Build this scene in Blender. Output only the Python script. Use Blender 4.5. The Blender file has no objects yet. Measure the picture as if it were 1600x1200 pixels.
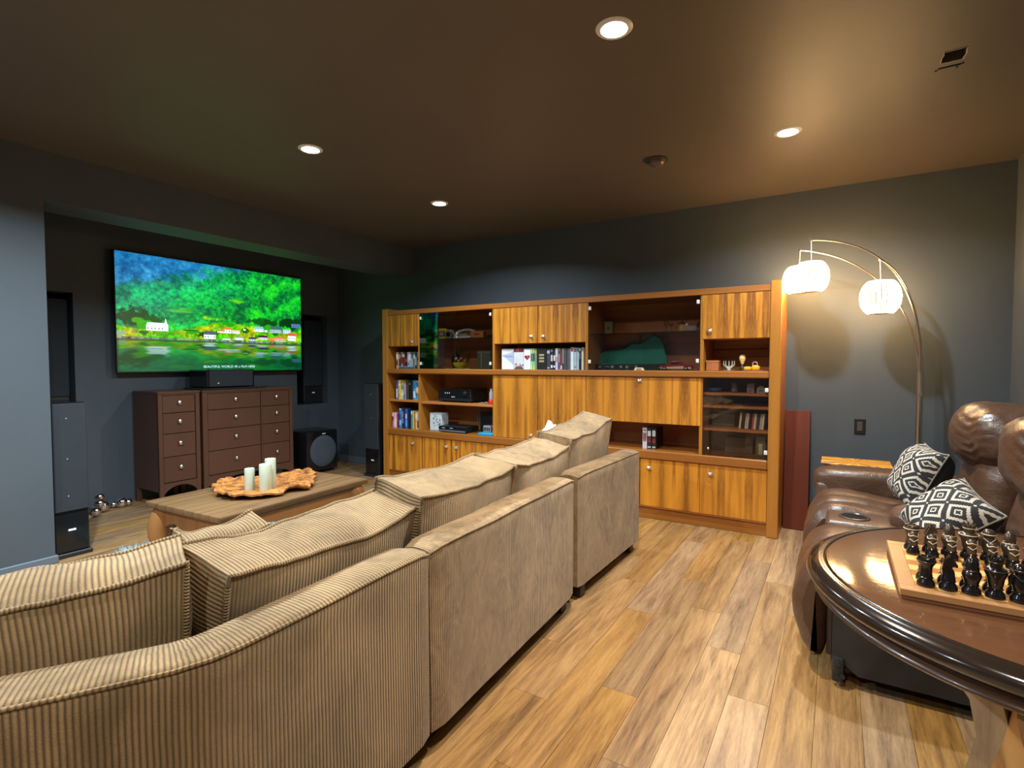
import bpy, bmesh, math, random
import numpy as np
from mathutils import Vector, Matrix, noise as mnoise

random.seed(7)
SC = bpy.context.scene
COL = SC.collection
PI = math.pi

# ------------------------------------------------------------------ camera
cam_d = bpy.data.cameras.new('camera')
cam = bpy.data.objects.new('camera', cam_d)
COL.objects.link(cam)
SC.camera = cam
cam_d.sensor_width = 36.0
cam_d.lens = 826.0 / 1600.0 * 36.0
cam_d.clip_start = 0.02
_pitch = math.atan(32 / 826.0)
cam.location = (0, 0, 1.25)
cam.rotation_euler = (PI / 2 - _pitch, 0, math.radians(31.6))

# ------------------------------------------------------------------ world, exposure
w = bpy.data.worlds.new('world')
SC.world = w
w.use_nodes = True
w.node_tree.nodes['Background'].inputs[0].default_value = (0.5, 0.6, 0.8, 1)
w.node_tree.nodes['Background'].inputs[1].default_value = 0.05
SC.view_settings.view_transform = 'Standard'
SC.view_settings.look = 'None'
SC.view_settings.gamma = 1
SC.view_settings.use_curve_mapping = False
SC.view_settings.exposure = 0.22

CEIL = 2.55
COOL = (0.78, 0.915, 1.0)
NEUT = (1.0, 0.90, 0.76)
# recessed downlights; last row is fill light added without fixtures: x, y, watts, colour
DOWNLIGHTS_AND_FILL = [(-2.75, 2.136, 33, COOL), (-2.78, 3.393, 30, COOL), (-0.264, 3.385, 34, COOL), (-0.765, 2.0, 40, NEUT),
              (-2.75, 0.85, 76, COOL), (-0.2, 0.55, 20, NEUT), (-0.5, -0.9, 22, NEUT), (-2.75, -0.9, 60, COOL)]
for (x, y, p, c) in DOWNLIGHTS_AND_FILL:
    ld = bpy.data.lights.new('downlight_or_fill_beam', 'AREA')
    ld.shape = 'DISK'
    ld.size = 0.085
    ld.energy = p
    ld.color = c
    ld.spread = math.radians(152)
    lo = bpy.data.objects.new('downlight_or_fill_beam', ld)
    lo.location = (x, y, CEIL - 0.012)
    COL.objects.link(lo)

# ------------------------------------------------------------------ helpers
def srgb(r, g, b):
    def f(c):
        c /= 255.0
        return c / 12.92 if c <= 0.04045 else ((c + 0.055) / 1.055) ** 2.4
    return (f(r), f(g), f(b), 1.0)


class NT:
    """small wrapper for node building"""
    def __init__(s, name):
        s.m = bpy.data.materials.new(name)
        s.m.use_nodes = True
        s.t = s.m.node_tree
        s.b = s.t.nodes['Principled BSDF']

    def n(s, typ, **kw):
        nd = s.t.nodes.new(typ)
        for k, v in kw.items():
            if k.startswith('i_'):
                key = k[2:]
                key = int(key) if key.isdigit() else key.replace('_', ' ')
                sock = nd.inputs[key]
                if hasattr(v, 'is_linked'):
                    s.t.links.new(v, sock)
                else:
                    sock.default_value = v
            else:
                setattr(nd, k, v)
        return nd

    def lk(s, a, b):
        s.t.links.new(a, b)

    def math(s, op, a, b=None, c=None):
        nd = s.t.nodes.new('ShaderNodeMath')
        nd.operation = op
        for i, v in enumerate((a, b, c)):
            if v is None:
                continue
            if hasattr(v, 'is_linked'):
                s.t.links.new(v, nd.inputs[i])
            else:
                nd.inputs[i].default_value = v
        return nd.outputs[0]

    def ramp(s, fac, stops, interp='LINEAR'):
        nd = s.t.nodes.new('ShaderNodeValToRGB')
        cr = nd.color_ramp
        cr.interpolation = interp
        while len(cr.elements) < len(stops):
            cr.elements.new(0.5)
        for e, (p, c) in zip(cr.elements, stops):
            e.position = p
            e.color = c if len(c) == 4 else (*c, 1)
        s.t.links.new(fac, nd.inputs[0])
        return nd.outputs[0]

    def mix(s, fac, a, b, blend='MIX'):
        nd = s.t.nodes.new('ShaderNodeMix')
        nd.data_type = 'RGBA'
        nd.blend_type = blend
        for sock, v in ((nd.inputs[0], fac), (nd.inputs[6], a), (nd.inputs[7], b)):
            if hasattr(v, 'is_linked'):
                s.t.links.new(v, sock)
            else:
                sock.default_value = v
        return nd.outputs[2]

    def bump(s, h, strength=0.3, dist=0.01):
        nd = s.n('ShaderNodeBump')
        nd.inputs['Strength'].default_value = strength
        nd.inputs['Distance'].default_value = dist
        s.lk(h, nd.inputs['Height'])
        s.lk(nd.outputs[0], s.b.inputs['Normal'])

    def coord(s, which='Object', scale=(1, 1, 1), rot=(0, 0, 0), loc=None):
        tc = s.n('ShaderNodeTexCoord')
        mp = s.n('ShaderNodeMapping')
        s.lk(tc.outputs[which], mp.inputs[0])
        mp.inputs['Scale'].default_value = scale
        mp.inputs['Rotation'].default_value = rot
        if loc is not None:
            s.lk(loc, mp.inputs['Location'])
        return mp.outputs[0]

    def noise(s, vec, scale=5, detail=4, rough=0.5, dist=0.0):
        nd = s.n('ShaderNodeTexNoise')
        s.lk(vec, nd.inputs['Vector'])
        nd.inputs['Scale'].default_value = scale
        nd.inputs['Detail'].default_value = detail
        nd.inputs['Roughness'].default_value = rough
        nd.inputs['Distortion'].default_value = dist
        return nd.outputs[0]


_plain = {}
def plain(name, rgb, rough=0.5, metal=0.0, spec=0.5, coat=0.0, var=0.06):
    """simple procedural material: colour with a little noise variation and fine bump"""
    key = (name, tuple(round(c, 4) for c in rgb[:3]), rough, metal)
    if key in _plain:
        return _plain[key]
    M = NT(name)
    v = M.noise(M.coord(), 14, 3)
    c = tuple(rgb[:3])
    lo = tuple(x * (1 - var) for x in c) + (1,)
    hi = tuple(min(1, x * (1 + var)) for x in c) + (1,)
    M.lk(M.ramp(v, [(0.3, lo), (0.7, hi)]), M.b.inputs['Base Color'])
    M.b.inputs['Roughness'].default_value = rough
    M.b.inputs['Metallic'].default_value = metal
    M.b.inputs['Specular IOR Level'].default_value = spec
    M.b.inputs['Coat Weight'].default_value = coat
    _plain[key] = M.m
    return M.m


class MB:
    """collects shapes and links them as ONE mesh object"""
    def __init__(s):
        s.v = []; s.f = []; s.c = []; s.mi = []; s.uv = {}
        s.M = Matrix.Identity(4)

    def add(s, verts, faces, cord=None, mi=0):
        o = len(s.v)
        for v in verts:
            s.v.append(tuple(s.M @ Vector(v)))
        s.c += list(cord) if cord is not None else [0.0] * len(verts)
        for f in faces:
            s.f.append(tuple(o + i for i in f)); s.mi.append(mi)
        return s

    def bm(s, bm_, mi=0):
        bm_.verts.index_update()
        s.add([v.co[:] for v in bm_.verts], [[v.index for v in f.verts] for f in bm_.faces], mi=mi)
        bm_.free()
        return s

    def box(s, x0, x1, y0, y1, z0, z1, b=0.0, seg=1, mi=0):
        bm_ = bmesh.new()
        bmesh.ops.create_cube(bm_, size=1)
        for v in bm_.verts:
            v.co = Vector(((x0 + x1) / 2 + v.co.x * (x1 - x0), (y0 + y1) / 2 + v.co.y * (y1 - y0), (z0 + z1) / 2 + v.co.z * (z1 - z0)))
        if b > 0:
            b = min(b, 0.45 * min(abs(x1 - x0), abs(y1 - y0), abs(z1 - z0)))
            bmesh.ops.bevel(bm_, geom=bm_.edges[:], offset=b, segments=seg, affect='EDGES', profile=0.5)
        return s.bm(bm_, mi)

    def lathe(s, prof, c=(0, 0, 0), n=16, axis='Z', mi=0, cap=True):
        vs = []; fs = []
        for (r, h) in prof:
            for k in range(n):
                a = 2 * PI * k / n
                p = (r * math.cos(a), r * math.sin(a), h)
                if axis == 'X': p = (p[2], p[0], p[1])
                if axis == 'Y': p = (p[1], p[2], p[0])
                vs.append((p[0] + c[0], p[1] + c[1], p[2] + c[2]))
        m = len(prof)
        for i in range(m - 1):
            for k in range(n):
                k2 = (k + 1) % n
                fs.append((i * n + k, i * n + k2, (i + 1) * n + k2, (i + 1) * n + k))
        if cap:
            fs.append(tuple(reversed(range(n))))
            fs.append(tuple((m - 1) * n + k for k in range(n)))
        return s.add(vs, fs, mi=mi)

    def tube(s, pts, r, n=8, closed=False, cord_len=False, mi=0):
        pts = [Vector(p) for p in pts]
        rs = r if isinstance(r, (list, tuple)) else [r] * len(pts)
        m = len(pts); vs = []; fs = []; cs = []
        up = Vector((0, 0, 1)); L = 0
        prevn = None
        for i, p in enumerate(pts):
            a = pts[(i - 1) % m] if (closed or i > 0) else p
            b = pts[(i + 1) % m] if (closed or i < m - 1) else p
            t = (b - a)
            t = t.normalized() if t.length > 1e-9 else Vector((0, 0, 1))
            if prevn is None:
                nn = t.cross(up)
                if nn.length < 0.1: nn = t.cross(Vector((1, 0, 0)))
            else:
                nn = prevn - t * prevn.dot(t)
                if nn.length < 1e-6: nn = t.cross(up)
            nn.normalize(); prevn = nn
            bb = t.cross(nn)
            if i: L += (p - pts[i - 1]).length
            for k in range(n):
                an = 2 * PI * k / n
                vs.append(p + (nn * math.cos(an) + bb * math.sin(an)) * rs[i])
                cs.append(L)
        mm = m if closed else m - 1
        for i in range(mm):
            j = (i + 1) % m
            for k in range(n):
                k2 = (k + 1) % n
                fs.append((i * n + k, i * n + k2, j * n + k2, j * n + k))
        if not closed:
            fs.append(tuple(reversed(range(n)))); fs.append(tuple((m - 1) * n + k for k in range(n)))
        return s.add(vs, fs, cs, mi)

    def prism(s, poly, a, b, axis='Z', mi=0):
        """polygon (2-D) pushed from a to b along axis; poly in the two other axes, in order"""
        n = len(poly); vs = []
        for h in (a, b):
            for (p, q) in poly:
                vs.append({'Z': (p, q, h), 'Y': (p, h, q), 'X': (h, p, q)}[axis])
        fs = [tuple(reversed(range(n))), tuple(n + k for k in range(n))]
        for k in range(n):
            k2 = (k + 1) % n
            fs.append((k, k2, n + k2, n + k))
        return s.add(vs, fs, mi=mi)

    def grid(s, fn, nu, nv, cord=None, wrap_u=False, wrap_v=False, mi=0):
        vs = []; cs = []
        for i in range(nu):
            for j in range(nv):
                vs.append(fn(i, j)); cs.append(cord(i, j) if cord else 0.0)
        fs = []
        for i in range(nu if wrap_u else nu - 1):
            for j in range(nv if wrap_v else nv - 1):
                i2 = (i + 1) % nu; j2 = (j + 1) % nv
                fs.append((i * nv + j, i2 * nv + j, i2 * nv + j2, i * nv + j2))
        return s.add(vs, fs, cs, mi)

    def soft(s, c, h, n=3.5, res=10, amp=0.0, sc=6.0, rot=None, seed=0, deform=None):
        """cushion-like superellipsoid with wrinkle noise"""
        bm_ = bmesh.new()
        bmesh.ops.create_cube(bm_, size=2)
        bmesh.ops.subdivide_edges(bm_, edges=bm_.edges[:], cuts=res, use_grid_fill=True)
        R = rot if rot is not None else Matrix.Identity(3)
        for v in bm_.verts:
            p = v.co
            q = Vector([math.copysign(math.sin(abs(a) * PI / 4) / math.sin(PI / 4), a) for a in p])
            r = (abs(q.x) ** n + abs(q.y) ** n + abs(q.z) ** n) ** (-1.0 / n)
            q = q * r
            loc = Vector((q.x * h[0], q.y * h[1], q.z * h[2]))
            if deform: loc = deform(loc)
            loc = R @ loc + Vector(c)
            if amp:
                d = mnoise.fractal(loc * sc + Vector((seed, seed * 2, 0)), 0.8, 2.2, 3)
                loc += (R @ Vector((q.x, q.y, q.z))).normalized() * d * amp
            v.co = loc
        return s.bm(bm_)

    def build(s, name, mat, parent=None, smooth=None, kind=None, label=None):
        me = bpy.data.meshes.new(name)
        off = Vector((0, 0, 0))
        vv = s.v
        if parent is not None:
            W = wmat(parent).inverted()
            vv = [tuple(W @ Vector(v)) for v in s.v]
        me.from_pydata(vv, [], s.f)
        mats = mat if isinstance(mat, (list, tuple)) else [mat]
        for m in mats: me.materials.append(m)
        if len(mats) > 1: me.polygons.foreach_set('material_index', s.mi)
        if any(s.c):
            at = me.attributes.new('cord', 'FLOAT', 'POINT')
            at.data.foreach_set('value', s.c)
        bmx = bmesh.new(); bmx.from_mesh(me)
        bmesh.ops.recalc_face_normals(bmx, faces=bmx.faces[:])
        bmx.to_mesh(me); bmx.free()
        if smooth is not None:
            me.polygons.foreach_set('use_smooth', [True] * len(me.polygons))
            me.set_sharp_from_angle(angle=math.radians(smooth))
        me.update()
        o = bpy.data.objects.new(name, me)
        COL.objects.link(o)
        if parent is not None: o.parent = parent
        if kind: o['kind'] = kind
        if label: o['label'] = label
        return o


def wmat(o):
    m = Matrix.LocRotScale(o.location, o.rotation_euler, o.scale)
    return wmat(o.parent) @ m if o.parent else m


def thing(name, label, cat, loc=(0, 0, 0), rz=0.0, group=None):
    o = bpy.data.objects.new(name, None)
    o.empty_display_size = 0.1
    COL.objects.link(o)
    o.location = loc; o.rotation_euler = (0, 0, rz)
    return tag(o, label, cat, group)


def tag(o, label, cat, group=None):
    o['label'] = label; o['category'] = cat
    if group: o['group'] = group
    return o


def struct(o):
    o['kind'] = 'structure'
    return o


def dup(root, loc, rz=None, label=None, group=None):
    r = root.copy(); COL.objects.link(r)
    r.location = loc
    if rz is not None: r.rotation_euler = (0, 0, rz)
    if label: r['label'] = label
    if group: r['group'] = group
    for ch in list(root.children):
        c = ch.copy(); COL.objects.link(c); c.parent = r
        for g in list(ch.children):
            d = g.copy(); COL.objects.link(d); d.parent = c
    return r


def text_obj(name, body, size, loc, rot, mat, parent, align='CENTER', xs=1.0):
    cu = bpy.data.curves.new('lettering', 'FONT')
    cu.body = body; cu.size = size; cu.align_x = align; cu.align_y = 'CENTER'; cu.extrude = 0.0004
    t = bpy.data.objects.new('lettering', cu)
    COL.objects.link(t)
    dg = bpy.context.evaluated_depsgraph_get()
    me = bpy.data.meshes.new_from_object(t.evaluated_get(dg))
    bpy.data.objects.remove(t)
    me.materials.clear(); me.materials.append(mat)
    Mw = Matrix.LocRotScale(Vector(loc), __import__('mathutils').Euler(rot), Vector((xs, 1, 1)))
    W = wmat(parent).inverted() @ Mw
    me.transform(W)
    o = bpy.data.objects.new(name, me)
    COL.objects.link(o); o.parent = parent
    return o


# ------------------------------------------------------------------ materials
def wall_mat(name, rgb, rough=0.62):
    M = NT(name)
    c = M.coord()
    v = M.noise(c, 1.3, 3)
    M.lk(M.ramp(v, [(0.3, tuple(x * 0.94 for x in rgb) + (1,)), (0.7, tuple(x * 1.06 for x in rgb) + (1,))]), M.b.inputs['Base Color'])
    M.b.inputs['Roughness'].default_value = rough
    M.bump(M.noise(c, 160, 2), 0.12, 0.002)
    return M.m

WALL = wall_mat('slate_wall_paint', (0.058, 0.073, 0.088))
CEILM = wall_mat('dark_ceiling_paint', (0.094, 0.076, 0.060), 0.5)
TRIMM = wall_mat('painted_trim', (0.10, 0.125, 0.15), 0.4)


def teak_mat(name, light, dark, along='Z', strip=0.095, rough=0.34, mirror=True, contrast=1.0):
    M = NT(name)
    oi = M.n('ShaderNodeObjectInfo')
    tc = M.n('ShaderNodeTexCoord')
    sp = M.n('ShaderNodeSeparateXYZ'); M.lk(tc.outputs['Object'], sp.inputs[0])
    across = sp.outputs['X'] if along != 'X' else sp.outputs['Z']
    length = {'Z': sp.outputs['Z'], 'X': sp.outputs['X'], 'Y': sp.outputs['Y']}[along]
    depth = sp.outputs['Y'] if along != 'Y' else sp.outputs['Z']
    sh = M.math('ADD', across, M.math('MULTIPLY', oi.outputs['Random'], 3.7))
    pp = M.math('PINGPONG', sh, strip) if mirror else sh
    leaf = M.math('FLOOR', M.math('DIVIDE', sh, strip * 2))
    lz = M.math('ADD', length, M.math('MULTIPLY', oi.outputs['Random'], 9.0))
    cb = M.n('ShaderNodeCombineXYZ')
    M.lk(M.math('MULTIPLY', pp, 14.0), cb.inputs[0]); M.lk(M.math('MULTIPLY', lz, 0.9), cb.inputs[1]); M.lk(M.math('MULTIPLY', depth, 2.0), cb.inputs[2])
    n1 = M.noise(cb.outputs[0], 1.5, 2, 0.5, 0.2)
    n2 = M.noise(cb.outputs[0], 22, 3, 0.6)
    leaf0 = M.math('FRACT', M.math('MULTIPLY', M.math('SINE', M.math('ADD', leaf, 3.1)), 91.3))
    ph = M.math('ADD', M.math('MULTIPLY', pp, 2 * PI / (strip * 0.85)), M.math('MULTIPLY', n1, 13.0))
    bands = M.math('COSINE', ph)
    amp = M.math('ADD', 0.11 * contrast, M.math('MULTIPLY', leaf0, 0.13 * contrast))
    f = M.math('SUBTRACT', M.math('ADD', 0.30, M.math('ADD', M.math('MULTIPLY', n2, 0.42), M.math('MULTIPLY', M.math('SUBTRACT', n1, 0.5), 0.55 * contrast))), M.math('MULTIPLY', bands, amp))
    lt = light + (1,); dk = dark + (1,)
    md = tuple(a * 0.62 + b * 0.38 for a, b in zip(light, dark)) + (1,)
    col = M.ramp(f, [(0.18, dk), (0.42, md), (0.66, lt), (0.95, tuple(min(1, x * 1.12) for x in light) + (1,))])
    lv = M.math('FRACT', M.math('MULTIPLY', M.math('SINE', M.math('ADD', leaf, 1.7)), 43.7))
    col = M.mix(M.math('MULTIPLY', lv, 0.22), col, dk)
    M.lk(col, M.b.inputs['Base Color'])
    M.b.inputs['Roughness'].default_value = rough
    M.bump(n2, 0.08, 0.002)
    return M.m

TEAK = teak_mat('teak_veneer', (0.66, 0.255, 0.022), (0.15, 0.042, 0.007))
TEAKH = teak_mat('teak_solid_edge', (0.35, 0.125, 0.020), (0.21, 0.064, 0.012), along='X', mirror=False, contrast=0.5)
TEAKV = teak_mat('teak_panel_edge', (0.46, 0.185, 0.025), (0.28, 0.095, 0.014), along='Z', mirror=False, contrast=0.5)
TEAKIN = teak_mat('teak_inside', (0.50, 0.185, 0.045), (0.30, 0.095, 0.022), along='X', mirror=False, contrast=0.5, rough=0.5)
CHERRY = teak_mat('dark_cherry_wood', (0.105, 0.046, 0.028), (0.062, 0.026, 0.015), along='Z', mirror=False, contrast=0.35, rough=0.38)
MAHOG = teak_mat('mahogany_panel', (0.13, 0.022, 0.007), (0.08, 0.013, 0.005), along='Z', mirror=False, contrast=0.4, rough=0.42)
RUSTIC = teak_mat('rustic_table_wood', (0.175, 0.095, 0.038), (0.085, 0.040, 0.016), along='Y', mirror=False, contrast=1.0, rough=0.42)
TABLEW = teak_mat('dark_table_wood', (0.125, 0.055, 0.026), (0.06, 0.026, 0.013), along='X', mirror=False, contrast=0.6, rough=0.10)
PALEW = teak_mat('pale_carved_wood', (0.45, 0.32, 0.18), (0.25, 0.16, 0.08), along='Z', mirror=False, contrast=0.6, rough=0.5)
AMBERW = teak_mat('amber_burl_wood', (0.55, 0.27, 0.075), (0.24, 0.09, 0.025), along='Y', mirror=False, contrast=1.0, rough=0.5)


def plank_mat():
    M = NT('oak_vinyl_plank')
    oi = M.n('ShaderNodeObjectInfo')
    rnd = oi.outputs['Random']
    tc = M.n('ShaderNodeTexCoord')
    sp = M.n('ShaderNodeSeparateXYZ'); M.lk(tc.outputs['Object'], sp.inputs[0])
    cb = M.n('ShaderNodeCombineXYZ')
    M.lk(M.math('MULTIPLY', sp.outputs['X'], 8.0), cb.inputs[0])
    M.lk(M.math('ADD', M.math('MULTIPLY', sp.outputs['Y'], 0.55), M.math('MULTIPLY', rnd, 37.0)), cb.inputs[1])
    M.lk(M.math('MULTIPLY', rnd, 91.0), cb.inputs[2])
    n1 = M.noise(cb.outputs[0], 1.1, 3, 0.5, 0.9)
    rings = M.math('SINE', M.math('MULTIPLY', n1, 34.0))
    n2 = M.noise(cb.outputs[0], 14, 4, 0.65)
    n3 = M.noise(cb.outputs[0], 2.6, 4, 0.6)
    n4 = M.noise(cb.outputs[0], 55, 2, 0.6)
    f = M.math('ADD', M.math('MULTIPLY', rings, 0.05), M.math('ADD', M.math('ADD', M.math('MULTIPLY', n2, 0.36), M.math('MULTIPLY', n4, 0.22)), M.math('MULTIPLY', n3, 0.45)))
    col = M.ramp(f, [(0.33, (0.13, 0.066, 0.026, 1)), (0.45, (0.25, 0.134, 0.050, 1)), (0.58, (0.36, 0.202, 0.074, 1)), (0.78, (0.50, 0.310, 0.130, 1))])
    hv = M.n('ShaderNodeHueSaturation')
    M.lk(col, hv.inputs['Color'])
    M.lk(M.math('ADD', M.math('MULTIPLY', rnd, 0.24), 0.86), hv.inputs['Value'])
    M.lk(M.math('ADD', M.math('MULTIPLY', M.math('FRACT', M.math('MULTIPLY', rnd, 7.3)), 0.3), 0.82), hv.inputs['Saturation'])
    M.lk(hv.outputs[0], M.b.inputs['Base Color'])
    M.lk(M.math('ADD', M.math('MULTIPLY', n2, 0.25), 0.30), M.b.inputs['Roughness'])
    M.bump(M.math('ADD', n2, M.math('MULTIPLY', rings, 0.25)), 0.18, 0.002)
    return M.m
PLANK = plank_mat()


def cord_mat(name='beige_corduroy', wale=0.0105, base=(0.315, 0.215, 0.112), groove=0.95, blot=1.0):
    M = NT(name)
    at = M.n('ShaderNodeAttribute'); at.attribute_name = 'cord'
    c = M.coord()
    wob = M.math('MULTIPLY', M.noise(c, 9, 2), 0.004)
    ph = M.math('MULTIPLY', M.math('ADD', at.outputs['Fac'], wob), PI / wale)
    h = M.math('ABSOLUTE', M.math('SINE', ph))
    h2 = M.math('POWER', h, 0.7)
    nap = M.noise(M.coord(scale=(1, 1, 0.45)), 5.5, 5, 0.62, 0.8)
    if blot > 1:
        nap = M.math('ADD', M.math('MULTIPLY', nap, .55), M.math('MULTIPLY', M.noise(M.coord(scale=(1, 1, .6)), 13, 4, .6, 2.2), .45))
    napc = M.ramp(nap, [(0.36, tuple(x * (1 - .30 * blot) for x in base) + (1,)), (0.5, base + (1,)), (0.63, tuple(x * (1 + .26 * blot) for x in base) + (1,))])
    col = M.mix(M.math('MULTIPLY', M.math('SUBTRACT', 1.0, h2), groove), napc, tuple(x * 0.34 for x in base) + (1,))  # groove shade as well as the barer weave put into the colour
    M.lk(col, M.b.inputs['Base Color'])
    M.b.inputs['Roughness'].default_value = 0.92
    M.b.inputs['Specular IOR Level'].default_value = 0.15
    M.b.inputs['Sheen Weight'].default_value = 0.2
    M.b.inputs['Sheen Roughness'].default_value = 0.45
    M.b.inputs['Sheen Tint'].default_value = (1.0, 0.9, 0.75, 1)
    M.bump(M.math('ADD', h2, M.math('MULTIPLY', M.noise(c, 260, 2), 0.25)), 0.85 if blot <= 1 else 0.5, 0.0045)
    return M.m
CORD = cord_mat()
SUEDE = cord_mat('worn_corduroy', 0.0085, (0.30, 0.203, 0.110), 0.5, 1.45)


def leather_mat(name, rgb, rough=0.33):
    M = NT(name)
    c = M.coord()
    v = M.noise(c, 3.5, 4)
    M.lk(M.ramp(v, [(0.3, tuple(x * 0.8 for x in rgb) + (1,)), (0.7, tuple(x * 1.2 for x in rgb) + (1,))]), M.b.inputs['Base Color'])
    M.lk(M.math('ADD', M.math('MULTIPLY', M.noise(c, 20, 3), 0.14), rough - 0.07), M.b.inputs['Roughness'])
    vo = M.n('ShaderNodeTexVoronoi'); M.lk(c, vo.inputs['Vector']); vo.inputs['Scale'].default_value = 170
    wr = M.noise(M.coord(scale=(1, 1, 1.0)), 9, 4, 0.6, 1.2)
    M.bump(M.math('ADD', M.math('MULTIPLY', vo.outputs['Distance'], 0.15), M.math('MULTIPLY', wr, 1.4)), 0.35, 0.012)
    M.b.inputs['Coat Weight'].default_value = 0.2
    M.b.inputs['Coat Roughness'].default_value = 0.25
    return M.m
LEATHER = leather_mat('brown_leather', (0.078, 0.038, 0.022), 0.36)
LEATHERD = leather_mat('black_brown_leather', (0.030, 0.020, 0.019), 0.36)

BLACK = plain('black_satin', (0.012, 0.013, 0.015), 0.4)
BLACKG = plain('black_gloss', (0.008, 0.008, 0.009), 0.12)
CLOTHB = plain('black_speaker_cloth', (0.016, 0.021, 0.028), 0.85)
CLOTHG = plain('charcoal_speaker_cloth', (0.05, 0.065, 0.085), 0.85)
FABB = plain('black_lining_fabric', (0.024, 0.019, 0.016), 0.8)
CHROME = plain('chrome', (0.75, 0.75, 0.76), 0.12, 1.0, var=0.02)
STEEL = plain('brushed_nickel', (0.62, 0.55, 0.44), 0.28, 1.0, var=0.03)
SILVER = plain('silver_metal', (0.7, 0.7, 0.7), 0.3, 1.0, var=0.03)
WHITEP = plain('white_plastic', (0.72, 0.72, 0.70), 0.4)
IVORY = plain('ivory', (0.70, 0.58, 0.38), 0.45)
CANDLE = plain('candle_wax', (0.44, 0.49, 0.38), 0.5)
BADGE = plain('badge_white', (0.85, 0.87, 0.9), 0.4)


def emis(name, rgb, strength):
    M = NT(name)
    M.b.inputs['Base Color'].default_value = rgb + (1,)
    M.b.inputs['Emission Color'].default_value = rgb + (1,)
    M.b.inputs['Emission Strength'].default_value = strength
    return M.m
LENS = emis('downlight_lens', (0.85, 0.94, 1.0), 14.0)
SHADE = emis('lamp_shade_glow', (1.0, 0.66, 0.30), 36.0)
LINER = plain('dark_gap_liner', (.012, .010, .008), .9, spec=0.1)
CAPTION = emis('caption_glow', (0.55, 0.85, 0.85), 0.8)


def glass_mat(name, tint, fres=1.5):
    M = NT(name)
    tr = M.n('ShaderNodeBsdfTransparent'); tr.inputs[0].default_value = tint + (1,)
    gl = M.n('ShaderNodeBsdfGlossy'); gl.inputs['Roughness'].default_value = 0.015
    gl.inputs['Color'].default_value = (1, 1, 1, 1)
    fr = M.n('ShaderNodeFresnel'); fr.inputs[0].default_value = fres
    mx = M.n('ShaderNodeMixShader')
    M.lk(fr.outputs[0], mx.inputs[0]); M.lk(tr.outputs[0], mx.inputs[1]); M.lk(gl.outputs[0], mx.inputs[2])
    out = [n for n in M.t.nodes if n.type == 'OUTPUT_MATERIAL'][0]
    M.lk(mx.outputs[0], out.inputs['Surface'])
    M.t.nodes.remove(M.b)
    return M.m
GLASS = glass_mat('smoked_glass', (0.93, 0.90, 0.87))
CLEAR = glass_mat('clear_glass', (0.88, 0.92, 0.90))

# ------------------------------------------------------------------ room
XW, XR, YW, YB = -5.44, 0.955, 4.60, -2.4     # tv wall, right wall, cabinet wall, wall behind
XB, YCOL = -4.15, 1.285                       # beam face and end of the left wall stub
BEAMZ = 2.25

m = MB(); m.box(XW - 0.1, XR + 0.1, YB - 0.1, YW + 0.1, -0.12, -0.012)
floor = struct(m.build('floor', plain('floor_underlay', (0.12, 0.075, 0.04), 0.6)))
_pm = {}
def plank(x0, x1, y0, y1):
    key = (round(x1 - x0, 3), round(y1 - y0, 3))
    if key not in _pm:
        w_, l_ = key
        b = 0.0009
        mb = MB()
        mb.add([(-w_ / 2, -l_ / 2, -0.011), (w_ / 2, -l_ / 2, -0.011), (w_ / 2, l_ / 2, -0.011), (-w_ / 2, l_ / 2, -0.011),
                (-w_ / 2 + .0004, -l_ / 2 + .0004, -b), (w_ / 2 - .0004, -l_ / 2 + .0004, -b), (w_ / 2 - .0004, l_ / 2 - .0004, -b), (-w_ / 2 + .0004, l_ / 2 - .0004, -b),
                (-w_ / 2 + b, -l_ / 2 + b, 0), (w_ / 2 - b, -l_ / 2 + b, 0), (w_ / 2 - b, l_ / 2 - b, 0), (-w_ / 2 + b, l_ / 2 - b, 0)],
               [(0, 1, 5, 4), (1, 2, 6, 5), (2, 3, 7, 6), (3, 0, 4, 7), (4, 5, 9, 8), (5, 6, 10, 9), (6, 7, 11, 10), (7, 4, 8, 11), (8, 9, 10, 11)])
        o = mb.build('plank', PLANK, floor)
        _pm[key] = o
        o.location = ((x0 + x1) / 2, (y0 + y1) / 2, 0)
    else:
        o = _pm[key].copy(); COL.objects.link(o)
        o.location = ((x0 + x1) / 2, (y0 + y1) / 2, 0)
        o.parent = floor
    return o
PWID, PLEN = 0.142, 1.22
r_ = 0; x = XW
while x < XR - 0.01:
    x1 = min(x + PWID, XR)
    y = -0.35 - [0.0, 0.43, 0.82, 0.22, 0.61, 1.0][r_ % 6] * 0.9
    while y < YW - 0.01:
        y1 = min(y + PLEN, YW)
        if y1 > -0.3 and not (x1 < XB - 0.1 and y1 < YCOL - 0.05):
            plank(x, x1, y, y1)
        y = y1
    x = x1; r_ += 1
m = MB(); m.box(XB, XR, YB, -1.3, -0.011, -0.0005)
m.build('plank_field', PLANK, floor, kind='stuff')

m = MB(); m.box(XW - 0.1, XR + 0.1, YW, YW + 0.12, -0.1, CEIL + 0.1)
struct(m.build('wall_back', WALL))
m = MB(); m.box(XR, XR + 0.12, YB - 0.1, YW + 0.1, -0.1, CEIL + 0.1)
struct(m.build('wall_right', WALL))
m = MB(); m.box(XB - 0.6, XR + 0.1, YB - 0.12, YB, -0.1, CEIL + 0.1)
struct(m.build('wall_behind', WALL))
m = MB(); m.box(XB - 0.13, XB, YB, YCOL, 0, CEIL)
struct(m.build('wall_left', WALL))
m = MB(); m.box(XB - 0.13, XB + 0.014, YB, YCOL + 0.014, 0, 0.05, 0.005)
struct(m.build('baseboard_left', TRIMM))
# beam above the opening of the tv alcove
m = MB(); m.box(XB - 0.32, XB, YCOL, YW, BEAMZ, CEIL)
struct(m.build('trim_1', WALL))
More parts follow.
